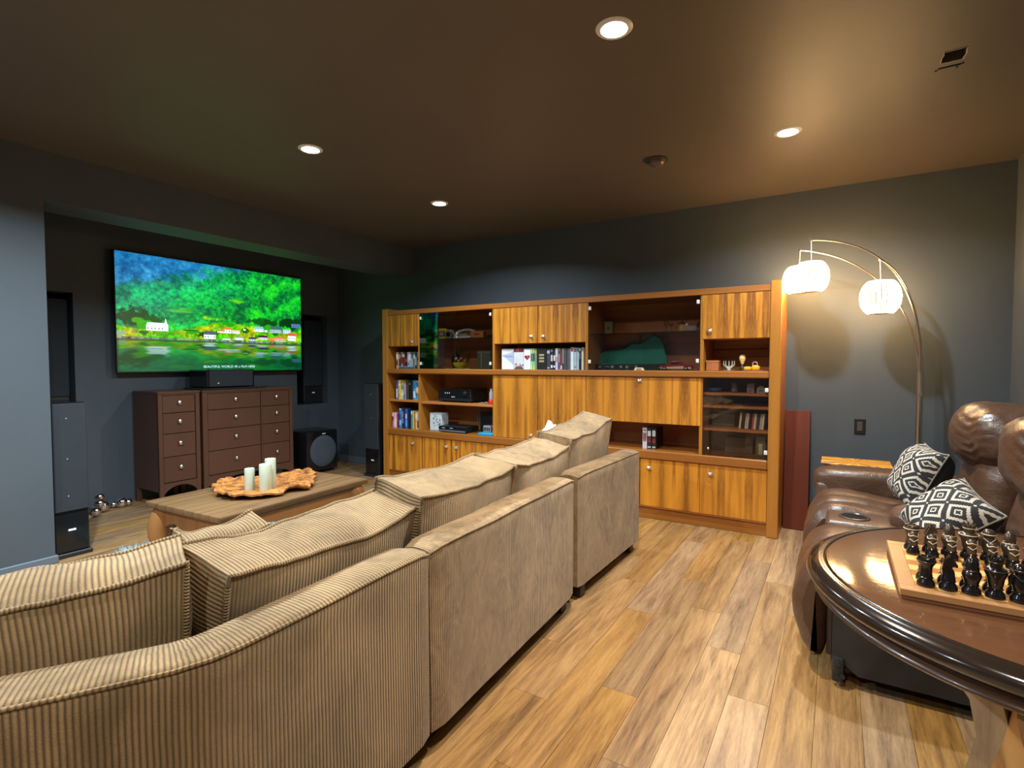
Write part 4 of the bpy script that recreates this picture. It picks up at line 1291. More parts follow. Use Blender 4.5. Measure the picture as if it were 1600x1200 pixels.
# handheld gadget in front of the film cases
a = MB(); a.box(-3.985, -3.80, 4.165, 4.205, Z5, Z5 + .022, .006, 2); b = MB(); b.box(-3.975, -3.81, 4.166, 4.202, Z5 + .022, Z5 + .0245)
obj1('handheld_console', 'flat pale blue handheld gadget lying in front of film cases', 'gadget', (-3.89, 4.185, Z5), [('body', a, P('gadget_blue', srgb(60, 90, 130), .35), None), ('screen', b, P('pale_screen', srgb(165, 200, 230), .2), None)])
# glass case left: upper shelf
SZ = 1.501
a = MB(); a.box(-3.548, -3.46, 4.30, 4.36, SZ, SZ + .11, .004); b = MB(); b.box(-3.546, -3.462, 4.2985, 4.301, SZ + .028, SZ + .08); c = MB(); c.box(-3.53, -3.478, 4.297, 4.2992, SZ + .04, SZ + .07)
obj1('film_box', 'yellow and black box standing on glass shelf of left case', 'box', (-3.50, 4.33, SZ), [('box', a, P('box_yellow', srgb(235, 205, 20), .45), None), ('stripe', b, P('box_violet', srgb(50, 40, 60), .45), None), ('print', c, P('box_print', srgb(190, 185, 195), .5), None)])
a = MB(); a.box(-3.452, -3.385, 4.31, 4.37, SZ, SZ + .095, .005); b = MB(); b.lathe([(.024, 0), (.024, -.014), (.018, -.018), (.016, -.010)], (-3.418, 4.31, SZ + .05), 18, 'Y')
obj1('old_camera', 'small grey camera with black lens beside the yellow box', 'camera', (-3.418, 4.34, SZ), [('body', a, P('camera_grey', srgb(150, 155, 150), .4), None), ('lens', b, BLACKG, 50)])
a = MB(); a.box(-3.34, -3.12, 4.28, 4.42, SZ, SZ + .03, .012, 2); b = MB(); b.tube([(-3.33, 4.30, SZ + .035), (-3.28, 4.31, SZ + .075), (-3.22, 4.32, SZ + .09), (-3.16, 4.33, SZ + .09), (-3.11, 4.34, SZ + .07)], [.014, .014, .012, .012, .016], 10)
c = MB(); c.box(-3.29, -3.17, 4.29, 4.40, SZ + .03, SZ + .05, .01, 2)
obj1('telephone', 'old white telephone with curved handset on glass shelf', 'telephone', (-3.23, 4.35, SZ), [('base', a, P('phone_cream', srgb(205, 205, 195), .4), 40), ('handset', b, P('phone_cream', srgb(205, 205, 195), .4), 60), ('cradle', c, P('phone_grey', srgb(160, 160, 152), .4), 40)])
a = MB(); a.box(-3.10, -2.945, 4.25, 4.31, SZ, SZ + .066, .004); b = MB(); b.box(-3.05, -2.99, 4.2485, 4.25, SZ + .03, SZ + .043)
obj1('wooden_box', 'small orange wooden box with dark print beside the white telephone', 'box', (-3.02, 4.28, SZ), [('box', a, P('orange_wood', srgb(190, 120, 65), .5), None), ('print', b, P('burnt_print', srgb(90, 45, 20), .6), None)])
for k, (xx, lb) in enumerate(((-3.60, 'left one of two tiny glass jars by the yellow box'), (-3.572, 'right one of two tiny glass jars by the yellow box'))):
    a = MB(); a.lathe([(.010, 0), (.012, .004), (.012, .035), (.007, .042)], (xx, 4.30, SZ), 12); b = MB(); b.lathe([(.008, .042), (.008, .05)], (xx, 4.30, SZ), 10)
    obj1('glass_jar', lb, 'jar', (xx, 4.30, SZ), [('jar', a, CLEAR, 50), ('lid', b, SILVER, 40)], 'tiny jars in the left glass case')
a = MB(); a.tube([(-2.935, 4.33, SZ + .04), (-2.91, 4.33, SZ + .065), (-2.87, 4.33, SZ + .06), (-2.85, 4.33, SZ + .03)], .004, 8); b = MB(); b.box(-2.94, -2.84, 4.30, 4.36, SZ, SZ + .03, .006)
obj1('desk_clip', 'little silver hoop ornament at right end of glass shelf', 'ornament', (-2.89, 4.33, SZ), [('hoop', a, SILVER, 60), ('stand', b, BLACK, None)])
# glass case left: floor
a = MB()
for k in range(1):
    a.grid(lambda i, j: (-3.585 + (.128 - .02 * (3 - i) * (i < 3)) * math.cos(j / 24 * 2 * PI) * [.55, .75, .92, 1.0, .97, .8, .4, .02][i], 4.30 + .06 * math.sin(j / 24 * 2 * PI) * [.55, .75, .92, 1.0, .96, .8, .4, .02][i], Z5 + [0, .012, .03, .048, .048, .032, .016, .012][i]), 8, 24, wrap_v=True)
obj1('wooden_dish', 'oval brown wooden dish on the floor of left glass case', 'dish', (-3.585, 4.30, Z5), [('dish', a, P('dish_wood', srgb(150, 90, 45), .45), 60)])
a = MB(); a.lathe([(.035, 0), (.04, .01), (.03, .03), (.045, .06), (.05, .10), (.03, .13), (.02, .15), (.026, .165), (.004, .18)], (-3.41, 4.42, Z5), 18)
b = MB(); b.tube([(-3.37, 4.40, Z5 + .12), (-3.33, 4.38, Z5 + .15), (-3.31, 4.38, Z5 + .19), (-3.33, 4.39, Z5 + .21)], [.012, .010, .008, .012], 8)
obj1('dark_jug', 'dark metal jug with curved spout inside left glass case', 'jug', (-3.41, 4.42, Z5), [('body', a, P('dark_iron', srgb(30, 26, 30), .4), 60), ('spout', b, P('dark_iron', srgb(30, 26, 30), .4), 60)])
a = MB(); a.box(-3.38, -3.05, 4.18, 4.32, Z5, Z5 + .006, .002)
obj1('mat', 'pale flat mat under the yellow bowl', 'mat', (-3.22, 4.25, Z5), [('mat', a, P('mat_straw', srgb(175, 170, 120), .8), None)])
a = MB(); a.lathe([(.035, 0), (.04, .006), (.06, .022), (.076, .045), (.08, .06), (.074, .06), (.055, .03), (.002, .018)], (-3.237, 4.27, Z5 + .006), 24)
b = MB()
random.seed(2)
for k in range(9):
    r = .016; an = k * .7; rr = .02 + .02 * (k % 2)
    b.lathe([(max(.0008, r * math.sin(PI * i / 6)), -r * math.cos(PI * i / 6)) for i in range(7)], (-3.237 + rr * math.cos(an), 4.27 + rr * math.sin(an), Z5 + .06 + .022 * (k % 3)), 8)
t = obj1('yellow_bowl', 'bright yellow bowl heaped with small trinkets in left glass case', 'bowl', (-3.237, 4.27, Z5 + .006), [('bowl', a, P('yellow_glaze', srgb(205, 190, 20), .25), 60)])
b.build('trinkets', P('trinket', srgb(170, 130, 90), .4), t, 60, kind='stuff')
a = MB(); a.box(-3.10, -2.93, 4.36, 4.50, Z5 + .0, Z5 + .185, .006); b = MB(); b.box(-3.05, -3.03, 4.356, 4.36, Z5 + .01, Z5 + .175); b.box(-3.098, -2.932, 4.357, 4.36, Z5 + .16, Z5 + .17)
obj1('grey_box', 'large grey-green box at the right of the left glass case', 'box', (-3.015, 4.43, Z5), [('box', a, P('box_greygreen', srgb(90, 96, 82), .5), None), ('band', b, P('box_band', srgb(125, 128, 112), .5), None)])

# mid open column: receiver, bottle, boxes
SZ = .857
a = MB(); a.box(-3.50, -3.085, 4.235, 4.52, SZ + .014, SZ + .135, .005); b = MB(); b.box(-3.495, -3.09, 4.231, 4.236, SZ + .045, SZ + .128, .002); c = MB(); c.box(-3.48, -3.105, 4.232, 4.2365, SZ + .018, SZ + .04)
d = MB(); d.lathe([(.022, 0), (.022, -.012), (.019, -.014)], (-3.155, 4.232, SZ + .095), 18, 'Y'); e = MB()
for xx in (-3.40, -3.375, -3.35): e.box(xx - .006, xx + .006, 4.2298, 4.2312, SZ + .088, SZ + .1)
e.box(-3.325, -3.28, 4.2298, 4.2312, SZ + .052, SZ + .06)
f = MB()
for (xx, yy) in ((-3.46, 4.27), (-3.13, 4.27), (-3.46, 4.48), (-3.13, 4.48)): f.lathe([(.02, 0), (.02, .014)], (xx, yy, SZ), 12)
obj1('receiver', 'black amplifier receiver on the upper shelf of open column', 'receiver', (-3.29, 4.38, SZ), [('case', a, BLACK, None), ('front', b, BLACKG, None), ('lower_front', c, P('dark_slate', srgb(30, 34, 42), .35), None), ('volume_knob', d, BLACK, 50), ('display', e, P('lit_print', srgb(175, 195, 205), .4), None), ('feet', f, BLACK, 40)])
a = MB(); a.lathe([(.024, 0), (.026, .004), (.026, .04), (.022, .05)], (-2.83, 4.22, SZ), 14); b = MB(); b.lathe([(.021, .05), (.020, .11), (.010, .135), (.010, .15), (.002, .152)], (-2.83, 4.22, SZ), 14)
obj1('bottle', 'small clear bottle with red base beside the receiver', 'bottle', (-2.83, 4.22, SZ), [('base', a, P('red_plastic', srgb(220, 50, 35), .4), 50), ('body', b, P('grey_clear', srgb(150, 155, 170), .25), 50)])
a = MB(); a.tube([(-2.96, 4.20, SZ + .006), (-2.93, 4.21, SZ + .012), (-2.90, 4.20, SZ + .006), (-2.88, 4.215, SZ + .018), (-2.865, 4.21, SZ + .006)], .004, 6)
obj1('coiled_cable', 'short pale cable coiled on shelf by the red bottle', 'cable', (-2.91, 4.2, SZ), [('cable', a, P('cable_grey', srgb(150, 145, 140), .5), 60)])
SZ = Z3
a = MB(); a.box(-3.605, -3.449, 4.225, 4.34, SZ, SZ + .182, .004); b = []
random.seed(8)
for k in range(17):
    xx = random.uniform(-3.56, -3.465); zz = random.uniform(SZ + .05, SZ + .16); r = random.uniform(.004, .008)
    b.append(MB().prism([(xx + r * math.cos(q), zz + r * math.sin(q)) for q in np.linspace(0, 2 * PI, 9)[:-1]], 4.2236, 4.2249, 'Y'))
c = MB(); c.box(-3.6055, -3.598, 4.24, 4.335, SZ + .004, SZ + .178)
obj1('spotted_box', 'white box with black spots leaning in the lower open column', 'box', (-3.527, 4.28, SZ), [('box', a, P('pale_card', srgb(195, 205, 210), .5), None), *[('spot', q, P('ink_spots', srgb(45, 50, 55), .6), None) for q in b], ('side_label', c, P('dark_label', srgb(45, 50, 50), .5), None)])
a = MB(); a.box(-3.445, -3.105, 4.175, 4.40, SZ + .008, SZ + .062, .005); b = MB(); b.box(-3.442, -3.108, 4.171, 4.176, SZ + .03, SZ + .058); c = MB(); c.box(-3.442, -3.108, 4.169, 4.176, SZ + .008, SZ + .026, .002)
d = MB(); d.box(-3.40, -3.36, 4.1695, 4.1712, SZ + .042, SZ + .047); d.box(-3.30, -3.26, 4.1695, 4.1712, SZ + .042, SZ + .047)
obj1('set_top_box', 'flat black disc player in front on the lower open shelf', 'player', (-3.27, 4.29, SZ), [('case', a, BLACK, None), ('front', b, BLACKG, None), ('front_lip', c, P('grey_lip', srgb(90, 95, 105), .35), None), ('print', d, P('lit_print', srgb(175, 195, 205), .4), None)])
a = MB(); a.box(-3.09, -2.86, 4.40, 4.45, SZ, SZ + .20, .01, 2); b = MB()
for xx in (-3.13, -3.16): b.tube([(xx, 4.46, SZ + .02), (xx, 4.46, SZ + .18), (xx - .01, 4.46, SZ + .27)], .006, 8)
obj1('router', 'black upright router with antennas at back of lower open column', 'router', (-3.0, 4.43, SZ), [('case', a, BLACK, 40), ('antenna', b, P('antenna_grey', srgb(120, 110, 100), .4), 60)])
a = MB(); a.box(-2.965, -2.79, 4.175, 4.36, SZ, SZ + .014, .003); b = MB(); b.box(-2.96, -2.795, 4.18, 4.355, SZ + .014, SZ + .02, .002)
obj1('blue_folder', 'bright cyan folder lying at right end of lower open shelf', 'folder', (-2.88, 4.27, SZ), [('cover', a, P('cyan_cover', srgb(20, 140, 185), .4), None), ('top_cover', b, P('cyan_light', srgb(40, 170, 215), .4), None)])
a = MB(); a.box(-2.95, -2.86, 4.25, 4.33, SZ + .02, SZ + .085, .008, 2); b = MB()
for k in range(4): b.box(-2.94 + k * .02, -2.928 + k * .02, 4.248, 4.2505, SZ + .035, SZ + .07)
obj1('power_adapter', 'grey plug block with dark slots on the cyan folder', 'adapter', (-2.905, 4.29, SZ + .02), [('block', a, P('grey_block', srgb(140, 140, 138), .5), None), ('slot', b, BLACK, None)])
a = MB(); a.lathe([(.013, 0), (.014, .07), (.011, .09), (.002, .092)], (-2.80, 4.22, SZ + .02), 12); b = MB(); b.lathe([(.0145, .03), (.0145, .06)], (-2.80, 4.22, SZ + .02), 12)
obj1('spray_can', 'little white and red tube on the cyan folder', 'tube', (-2.80, 4.22, SZ + .02), [('tube', a, WHITEP, 50), ('label_band', b, P('red_band', srgb(190, 40, 60), .4), 50)])
a = MB(); a.lathe([(.034, 0), (.036, -.003), (.034, -.006), (.02, -.008), (.002, -.009)], (-3.735, 4.195, .965), 20, 'Y')
obj1('round_coaster', 'round pale pink coaster standing beside the upper books, by divider', 'coaster', (-3.735, 4.19, .93), [('disc', a, P('pale_pink', srgb(225, 185, 150), .5), 50)])

# glass case right: violin case, model car, plate, upper shelf
SZ = Z5
t = thing('violin_case', 'open black violin case with green plush lid in glass case', 'instrument case', (-1.51, 4.36, SZ))
out = [(-1.80, .00), (-1.80, .035), (-1.77, .05)]
def case_outline(n=26):
    pts = []
    for k in range(n + 1):
        f = k / n
        x = -1.80 + f * .60
        hw = .055 + .02 * f + (.045 * math.exp(-((f - .82) / .16) ** 2)) + .020 * math.exp(-((f - .52) / .1) ** 2)
        if f < .06: hw *= .75 + .25 * f / .06
        if f > .92: hw *= max(.45, math.sqrt(max(0, 1 - ((f - .92) / .085) ** 2)))
        pts.append((x, hw))
    return pts
co = case_outline()
poly = [(x, 4.34 - hw * .75) for (x, hw) in co] + [(x, 4.34 + hw * .75) for (x, hw) in reversed(co)]
m = MB(); m.prism(poly, SZ, SZ + .05); m.build('tray', P('case_black', srgb(26, 30, 28), .55), t)
m = MB()
sh = []
for (x, hw) in co: sh.append((x, hw))
def lidp(back):
    def fn(i, j):
        x, hw = sh[i]
        v = j / 8
        zz = SZ + .052 + v * (hw * 2.05)
        dep = .035 * max(0, math.sin(PI * min(1, max(0, v)))) ** .6 * max(0, math.sin(PI * i / (len(sh) - 1))) ** .3
        y = 4.41 + .03 * v + (dep if not back else dep + .012)
        return (x - .02 * v, y, zz)
    return fn
m.grid(lidp(False), len(sh), 9); m.build('lid_lining', P('green_plush', (.018, .24, .185), .9), t, 60)
m = MB(); m.grid(lidp(True), len(sh), 9); m.build('lid_shell', P('case_black', srgb(26, 30, 28), .55), t, 60)
m = MB(); rim = [lidp(False)(i, 8) for i in range(len(sh))]; m.tube(rim, .006, 6); m.tube([(p[0], p[1], SZ + .052) for p in rim], .005, 6); m.build('lid_rim', P('case_black', srgb(26, 30, 28), .55), t, 60)
m = MB(); m.prism([(x, 4.34 - (hw - .012) * .75) for (x, hw) in co[1:-1]] + [(x, 4.34 + (hw - .012) * .75) for (x, hw) in reversed(co[1:-1])], SZ + .048, SZ + .054); m.build('tray_lining', P('green_plush', (.018, .24, .185), .9), t)
def front_y(xx):
    k = min(range(len(co)), key=lambda i: abs(co[i][0] - xx)); return 4.34 - co[k][1] * .75
for xx in (-1.75, -1.635, -1.555, -1.50, -1.42):
    m = MB(); yy = front_y(xx); m.box(xx - .012, xx + .012, yy - .006, yy + .012, SZ + .015, SZ + .038, .002); m.build('latch', SILVER, t)
m = MB(); m.tube([(-1.70, front_y(-1.70) - .002, SZ + .02), (-1.695, front_y(-1.70) - .014, SZ + .026), (-1.66, front_y(-1.66) - .014, SZ + .026), (-1.655, front_y(-1.66) - .002, SZ + .02)], .005, 6); m.build('carry_handle', P('grey_handle', srgb(130, 130, 125), .4), t, 60)

t = thing('model_car', 'red and white model car parked in front of violin case', 'model car', (-1.08, 4.23, SZ))
body = [(-1.205, .018), (-1.205, .034), (-1.19, .044), (-1.135, .047), (-1.115, .066), (-1.06, .070), (-1.03, .052), (-.975, .045), (-.958, .036), (-.955, .018)]
m = MB(); m.prism([(x, SZ + z) for x, z in body], 4.19, 4.265, 'Y'); m.build('body', P('car_red', srgb(165, 20, 25), .25), t)
m = MB(); m.prism([(x, SZ + z) for x, z in [(-1.195, .014), (-1.195, .026), (-1.03, .034), (-.96, .026), (-.96, .014)]], 4.188, 4.267, 'Y'); m.build('side_flash', P('car_white', srgb(225, 220, 210), .3), t)
m = MB(); m.prism([(x, SZ + z) for x, z in [(-1.118, .049), (-1.108, .063), (-1.062, .066), (-1.04, .052)]], 4.187, 4.268, 'Y'); m.build('window', BLACKG, t)
m = MB(); m.box(-1.11, -1.055, 4.195, 4.26, SZ + .068, SZ + .073, .002); m.build('roof', P('car_white', srgb(225, 220, 210), .3), t)
for xx in (-1.165, -1.0):
    for yy in (4.186, 4.256):
        m = MB(); m.lathe([(.016, 0), (.018, .002), (.018, .011), (.016, .013)], (xx, yy, SZ + .018), 14, 'Y'); w2 = m.build('wheel', BLACK, t, 40)
        m = MB(); m.lathe([(.009, -.002), (.009, .015)], (xx, yy, SZ + .018), 10, 'Y'); m.build('hubcap', P('gold_hub', srgb(225, 205, 150), .3, 0.6), w2, 40)
for xx in (-1.209, -.952):
    m = MB(); m.box(xx - .005, xx + .005, 4.19, 4.265, SZ + .018, SZ + .026, .002); m.build('bumper', CHROME, t)
a = MB(); a.prism([(-1.395, SZ), (-1.385, SZ + .022), (-1.325, SZ + .022), (-1.31, SZ)], 4.142, 4.152, 'Y'); b = MB(); b.box(-1.375, -1.335, 4.139, 4.142, SZ + .006, SZ + .016)
obj1('ivory_plaque', 'small ivory wedge plaque standing on the ledge before glass doors', 'plaque', (-1.35, 4.147, SZ), [('plaque', a, IVORY, None), ('print', b, P('plaque_print', srgb(150, 110, 60), .5), None)])
SZ = 1.501
a = MB(); a.box(-1.822 + .03, -1.735 + .03, 4.49, 4.51, SZ, SZ + .13, .003); b = MB(); b.box(-1.785, -1.712, 4.4885, 4.491, SZ + .01, SZ + .12); c = MB(); c.lathe([(.012, 0), (.012, -.002)], (-1.75, 4.4885, SZ + .065), 12, 'Y')
obj1('small_picture', 'small beige picture standing at left on right glass shelf', 'picture', (-1.75, 4.5, SZ), [('frame', a, P('frame_olive', srgb(90, 85, 60), .5), None), ('mount', b, P('mount_beige', srgb(165, 158, 115), .7), None), ('motif', c, P('motif_green', srgb(110, 115, 60), .7), None)])
for k, (xx, lb) in enumerate(((-1.20, 'left stemmed glass on the right glass shelf'), (-1.165, 'right stemmed glass on the right glass shelf'))):
    a = MB(); a.lathe([(.016, 0), (.016, .002), (.003, .004), (.003, .05), (.010, .058), (.017, .075), (.018, .10 - .03 * k)], (xx, 4.36 + .02 * k, SZ), 16, cap=False)
    obj1('stemmed_glass', lb, 'glass', (xx, 4.36, SZ), [('glass', a, CLEAR, 60)], 'stemmed glasses in the right case')
a = MB(); a.lathe([(.02, 0), (.028, .012), (.03, .04), (.024, .062), (.008, .07)], (-1.075, 4.37, SZ), 16); b = MB(); b.lathe([(.034, .07), (.036, .074), (.010, .082), (.004, .10), (.007, .108), (.006, .13), (.001, .135)], (-1.075, 4.37, SZ), 16)
c = MB(); c.tube([(-1.05, 4.37, SZ + .03), (-1.035, 4.37, SZ + .045), (-1.035, 4.37, SZ + .06), (-1.05, 4.37, SZ + .06)], .005, 6)
obj1('lidded_jar', 'cream and brown lidded jar with brim on right glass shelf', 'jar', (-1.075, 4.37, SZ), [('jar', a, P('jar_cream', srgb(205, 175, 120), .35), 60), ('lid', b, P('jar_brown', srgb(80, 50, 30), .35), 60), ('handle', c, P('jar_brown', srgb(80, 50, 30), .35), 60)])
a = MB(); a.soft((-1.0, 4.37, SZ + .028), (.05, .025, .028), 2.4, 6); b = MB(); b.tube([(-.965, 4.37, SZ + .03), (-.95, 4.37, SZ + .06), (-.945, 4.37, SZ + .09)], [.014, .010, .004], 8); c = MB(); c.soft((-1.035, 4.36, SZ + .058), (.016, .014, .016), 2.2, 4)
obj1('bird_figurine', 'grey and white bird figurine with dark tail on right glass shelf', 'figurine', (-1.0, 4.37, SZ), [('body', a, P('bird_grey', srgb(175, 175, 178), .5), 80), ('tail', b, P('bird_dark', srgb(50, 35, 28), .5), 60), ('head', c, P('bird_white', srgb(200, 190, 180), .5), 80)])

# right niche
SZ = Z5
a = MB(); a.box(-.855, -.765, 4.22, 4.33, SZ, SZ + .075, .003); b = MB(); b.box(-.857, -.763, 4.218, 4.332, SZ + .062, SZ + .078, .002)
obj1('wooden_box', 'plain light brown wooden box at left in the right niche', 'box', (-.81, 4.275, SZ), [('box', a, P('tan_wood', srgb(175, 105, 60), .5), None), ('lid', b, P('tan_wood_lid', srgb(180, 110, 65), .5), None)])
a = MB(); a.lathe([(.05, 0), (.055, .006), (.03, .010), (.002, .010)], (-.692, 4.23, SZ), 20); b = MB()
for k in range(5):
    an = -1.2 + k * .6
    b.tube([(-.692, 4.23, SZ + .01), (-.692 + .02 * math.sin(an), 4.23, SZ + .03), (-.692 + .042 * math.sin(an), 4.225, SZ + .045), (-.692 + .040 * math.sin(an), 4.225, SZ + .075)], [.006, .006, .005, .003], 6)
obj1('branch_ornament', 'silver antler-like ornament on small dish in right niche', 'ornament', (-.692, 4.23, SZ), [('dish', a, SILVER, 50), ('branches', b, P('pale_pewter', srgb(200, 195, 175), .35, .5), 60)])
a = MB(); a.lathe([(.018, 0), (.018, .02), (.012, .024), (.008, .05)], (-.605, 4.27, SZ), 14); b = MB(); b.lathe([(.009, .05), (.012, .06), (.022, .085), (.024, .10), (.018, .117), (.002, .122)], (-.605, 4.27, SZ), 16)
obj1('egg_timer', 'cream bulb-topped ornament on dark stem in the right niche', 'ornament', (-.605, 4.27, SZ), [('stem', a, P('dark_stem', srgb(60, 35, 25), .4), 50), ('bulb', b, P('cream_bulb', srgb(235, 205, 130), .4), 60)])
a = MB(); a.soft((-.51, 4.24, SZ + .022), (.03, .02, .022), 2.6, 5); a.soft((-.565, 4.24, SZ + .018), (.028, .016, .016), 2.6, 5); b = MB(); b.tube([(-.53, 4.24, SZ + .04), (-.53, 4.24, SZ + .06), (-.515, 4.24, SZ + .068), (-.50, 4.24, SZ + .06), (-.50, 4.24, SZ + .04)], .004, 6)
c = MB(); c.box(-.60, -.455, 4.20, 4.28, SZ, SZ + .006, .002)
obj1('yellow_toy', 'yellow toy on a pale tray at right in the right niche', 'toy', (-.53, 4.24, SZ), [('body', a, P('toy_yellow', srgb(225, 165, 30), .4), 80), ('hoop', b, P('toy_pink', srgb(200, 150, 150), .4), 60), ('tray', c, P('tray_dark', srgb(150, 70, 40), .5), None)])

# behind the right glass door
a = MB(); a.lathe([(.02, 0), (.05, .012), (.055, .03), (.05, .03), (.002, .012)], (-.80, 4.29, 1.032), 20)
obj1('blue_dish', 'small blue dish on top shelf behind the right glass door', 'dish', (-.80, 4.29, 1.032), [('dish', a, P('blue_glaze', srgb(60, 110, 170), .25), 60)])
for k, (xx, hh, wd, c_, lb) in enumerate(((-.545, .072, .05, (150, 125, 125), 'pinkish card standing on top shelf behind the right glass door'), (-.475, .055, .055, (150, 148, 140), 'grey round-topped card on top shelf behind the right glass door'))):
    a = MB()
    if k == 0: a.box(xx - wd / 2, xx + wd / 2, 4.26, 4.268, 1.032, 1.032 + hh, .002)
    else: a.prism([(xx - wd / 2, 1.032), (xx + wd / 2, 1.032)] + [(xx + wd / 2 * math.cos(q), 1.032 + hh - wd / 2 + wd / 2 * math.sin(q)) for q in np.linspace(0, PI, 10)], 4.26, 4.268, 'Y')
    b = MB(); b.box(xx - wd * .3, xx + wd * .3, 4.2585, 4.2605, 1.042, 1.032 + hh * .5)
    obj1('standing_card', lb, 'card', (xx, 4.264, 1.032), [('card', a, P('card', srgb(*c_), .6), None), ('print', b, P('card_print', srgb(110, 95, 95), .6), None)], 'cards behind the right glass door')
a = MB(); a.lathe([(.02, 0), (.026, .01), (.02, .05), (.024, .07)], (-.66, 4.29, 1.032), 14)
obj1('small_vase', 'small grey vase on top shelf behind the right glass door', 'vase', (-.66, 4.29, 1.032), [('vase', a, P('vase_grey', srgb(110, 108, 100), .35), 60)])
a = MB(); a.grid(lambda i, j: (-.61 + (.15 - .02 * (i == 0)) * math.cos(j / 28 * 2 * PI) * [.7, 1, .97, .4, .02][i], 4.33 + .10 * math.sin(j / 28 * 2 * PI) * [.7, 1, .97, .4, .02][i], .935 + [0, .014, .014, .008, .006][i]), 5, 28, wrap_v=True)
obj1('oval_platter', 'brown oval platter on second shelf behind the right glass door', 'platter', (-.61, 4.33, .935), [('platter', a, P('platter_brown', srgb(150, 105, 60), .4), 60)])
a = MB(); a.box(-.83, -.66, 4.34, 4.50, .762, .86, .004); b = MB(); b.box(-.82, -.67, 4.338, 4.3405, .77, .785)
obj1('black_box', 'black box beside the disc cases behind the right glass door', 'box', (-.745, 4.42, .762), [('box', a, BLACK, None), ('strip', b, P('grey_strip', srgb(70, 72, 75), .5), None)])
a = MB(); a.box(-.735, -.535, 4.36, 4.52, Z3, Z3 + .12, .004); b = MB(); b.box(-.737, -.533, 4.358, 4.522, Z3 + .085, Z3 + .123, .003)
obj1('grey_carton', 'dull brown carton on the floor behind the right glass door', 'box', (-.635, 4.44, Z3), [('carton', a, P('carton_brown', srgb(88, 72, 58), .7), None), ('lid', b, P('carton_lid', srgb(95, 78, 63), .7), None)])
a = MB(); a.box(-.505, -.44, 4.27, 4.40, Z3, Z3 + .155, .004); b = MB(); b.box(-.485, -.46, 4.268, 4.2705, Z3 + .02, Z3 + .10)
obj1('green_box', 'tall grey-green patterned box behind the right glass door', 'box', (-.47, 4.335, Z3), [('box', a, P('box_green', srgb(85, 90, 68), .5), None), ('print', b, P('box_print_pale', srgb(185, 180, 150), .5), None)])

# ------------------------------------------------------------------ panel, switch, small table, lamp
t = thing('mahogany_board', 'tall red-brown wooden board leaning on wall beside the wall unit', 'board', (-.25, 4.5, 0))
m = MB(); m.M = Matrix.Translation((-.25, 4.46, 0)) @ Matrix.Rotation(math.radians(-7), 4, 'X')
m.box(-.082, .084, 0, .022, .003, .90, .002); m.build('board', MAHOG, t)
t = thing('light_switch', 'dark rocker light switch on wall behind the recliner', 'switch', (.148, YW, .79))
m = MB(); m.box(.114, .182, YW - .008, YW, .735, .848, .004); m.build('plate', P('switch_black', (.012, .010, .009), .35), t)
m = MB(); m.box(.131, .165, YW - .013, YW - .008, .758, .825, .003); m.build('rocker', P('switch_grey', (.06, .055, .05), .35), t)
M = NT('sunburst_veneer')
tc = M.n('ShaderNodeTexCoord'); sp = M.n('ShaderNodeSeparateXYZ'); M.lk(tc.outputs['Object'], sp.inputs[0])
ang = M.math('ARCTAN2', M.math('ADD', sp.outputs['Y'], 0.0), sp.outputs['X'])
cb = M.n('ShaderNodeCombineXYZ'); M.lk(ang, cb.inputs[0]); M.lk(M.math('MULTIPLY', M.math('ADD', M.math('MULTIPLY', sp.outputs['X'], sp.outputs['X']), M.math('MULTIPLY', sp.outputs['Y'], sp.outputs['Y'])), .3), cb.inputs[1])
rays = M.noise(cb.outputs[0], 5, 2, .6)
M.lk(M.ramp(rays, [(.40, (.22, .075, .010, 1)), (.5, (.62, .27, .025, 1)), (.6, (.80, .42, .05, 1))]), M.b.inputs['Base Color']); M.b.inputs['Roughness'].default_value = .3
t = thing('side_table', 'small low table with orange sunburst veneer top behind the recliner arm', 'side table', (.115, 4.14, 0))
m = MB(); m.box(-.08, .31, 4.01, 4.275, .588, .602, .003); m.build('tabletop', M.m, t)
m = MB(); m.box(-.06, .29, 4.03, 4.255, .515, .588, .003); m.build('apron', TEAKH, t)
for xx in (-.06, .26):
    for yy in (4.03, 4.225):
        m = MB(); m.box(xx, xx + .03, yy, yy + .03, 0, .52, .003); m.build('leg', TEAKV, t)

LX, LY = .475, 4.35
lamp = thing('floor_lamp', 'arched nickel floor lamp with three glowing white ribbed shades', 'floor lamp', (LX, LY, 0))
m = MB(); m.lathe([(.14, 0), (.14, .02), (.13, .028), (.02, .032), (.016, .04)], (LX, LY, 0), 32); m.build('base', STEEL, lamp, 40)
m = MB(); m.lathe([(.015, .035), (.015, .62)], (LX, LY, 0), 16); m.lathe([(.018, .60), (.018, 1.19)], (LX - .012, LY, 0), 16); m.build('pole', STEEL, lamp, 40)
m = MB(); m.lathe([(.008, 0), (.008, -.012), (.012, -.014), (.012, -.022)], (LX - .012, LY - .018, 1.05), 10, 'Y'); m.build('switch_knob', STEEL, lamp, 40)
def bez(p0, p1, p2, p3, n=28):
    return [tuple((1 - s) ** 3 * a + 3 * (1 - s) ** 2 * s * b + 3 * (1 - s) * s * s * c + s ** 3 * d for a, b, c, d in zip(p0, p1, p2, p3)) for s in np.linspace(0, 1, n)]
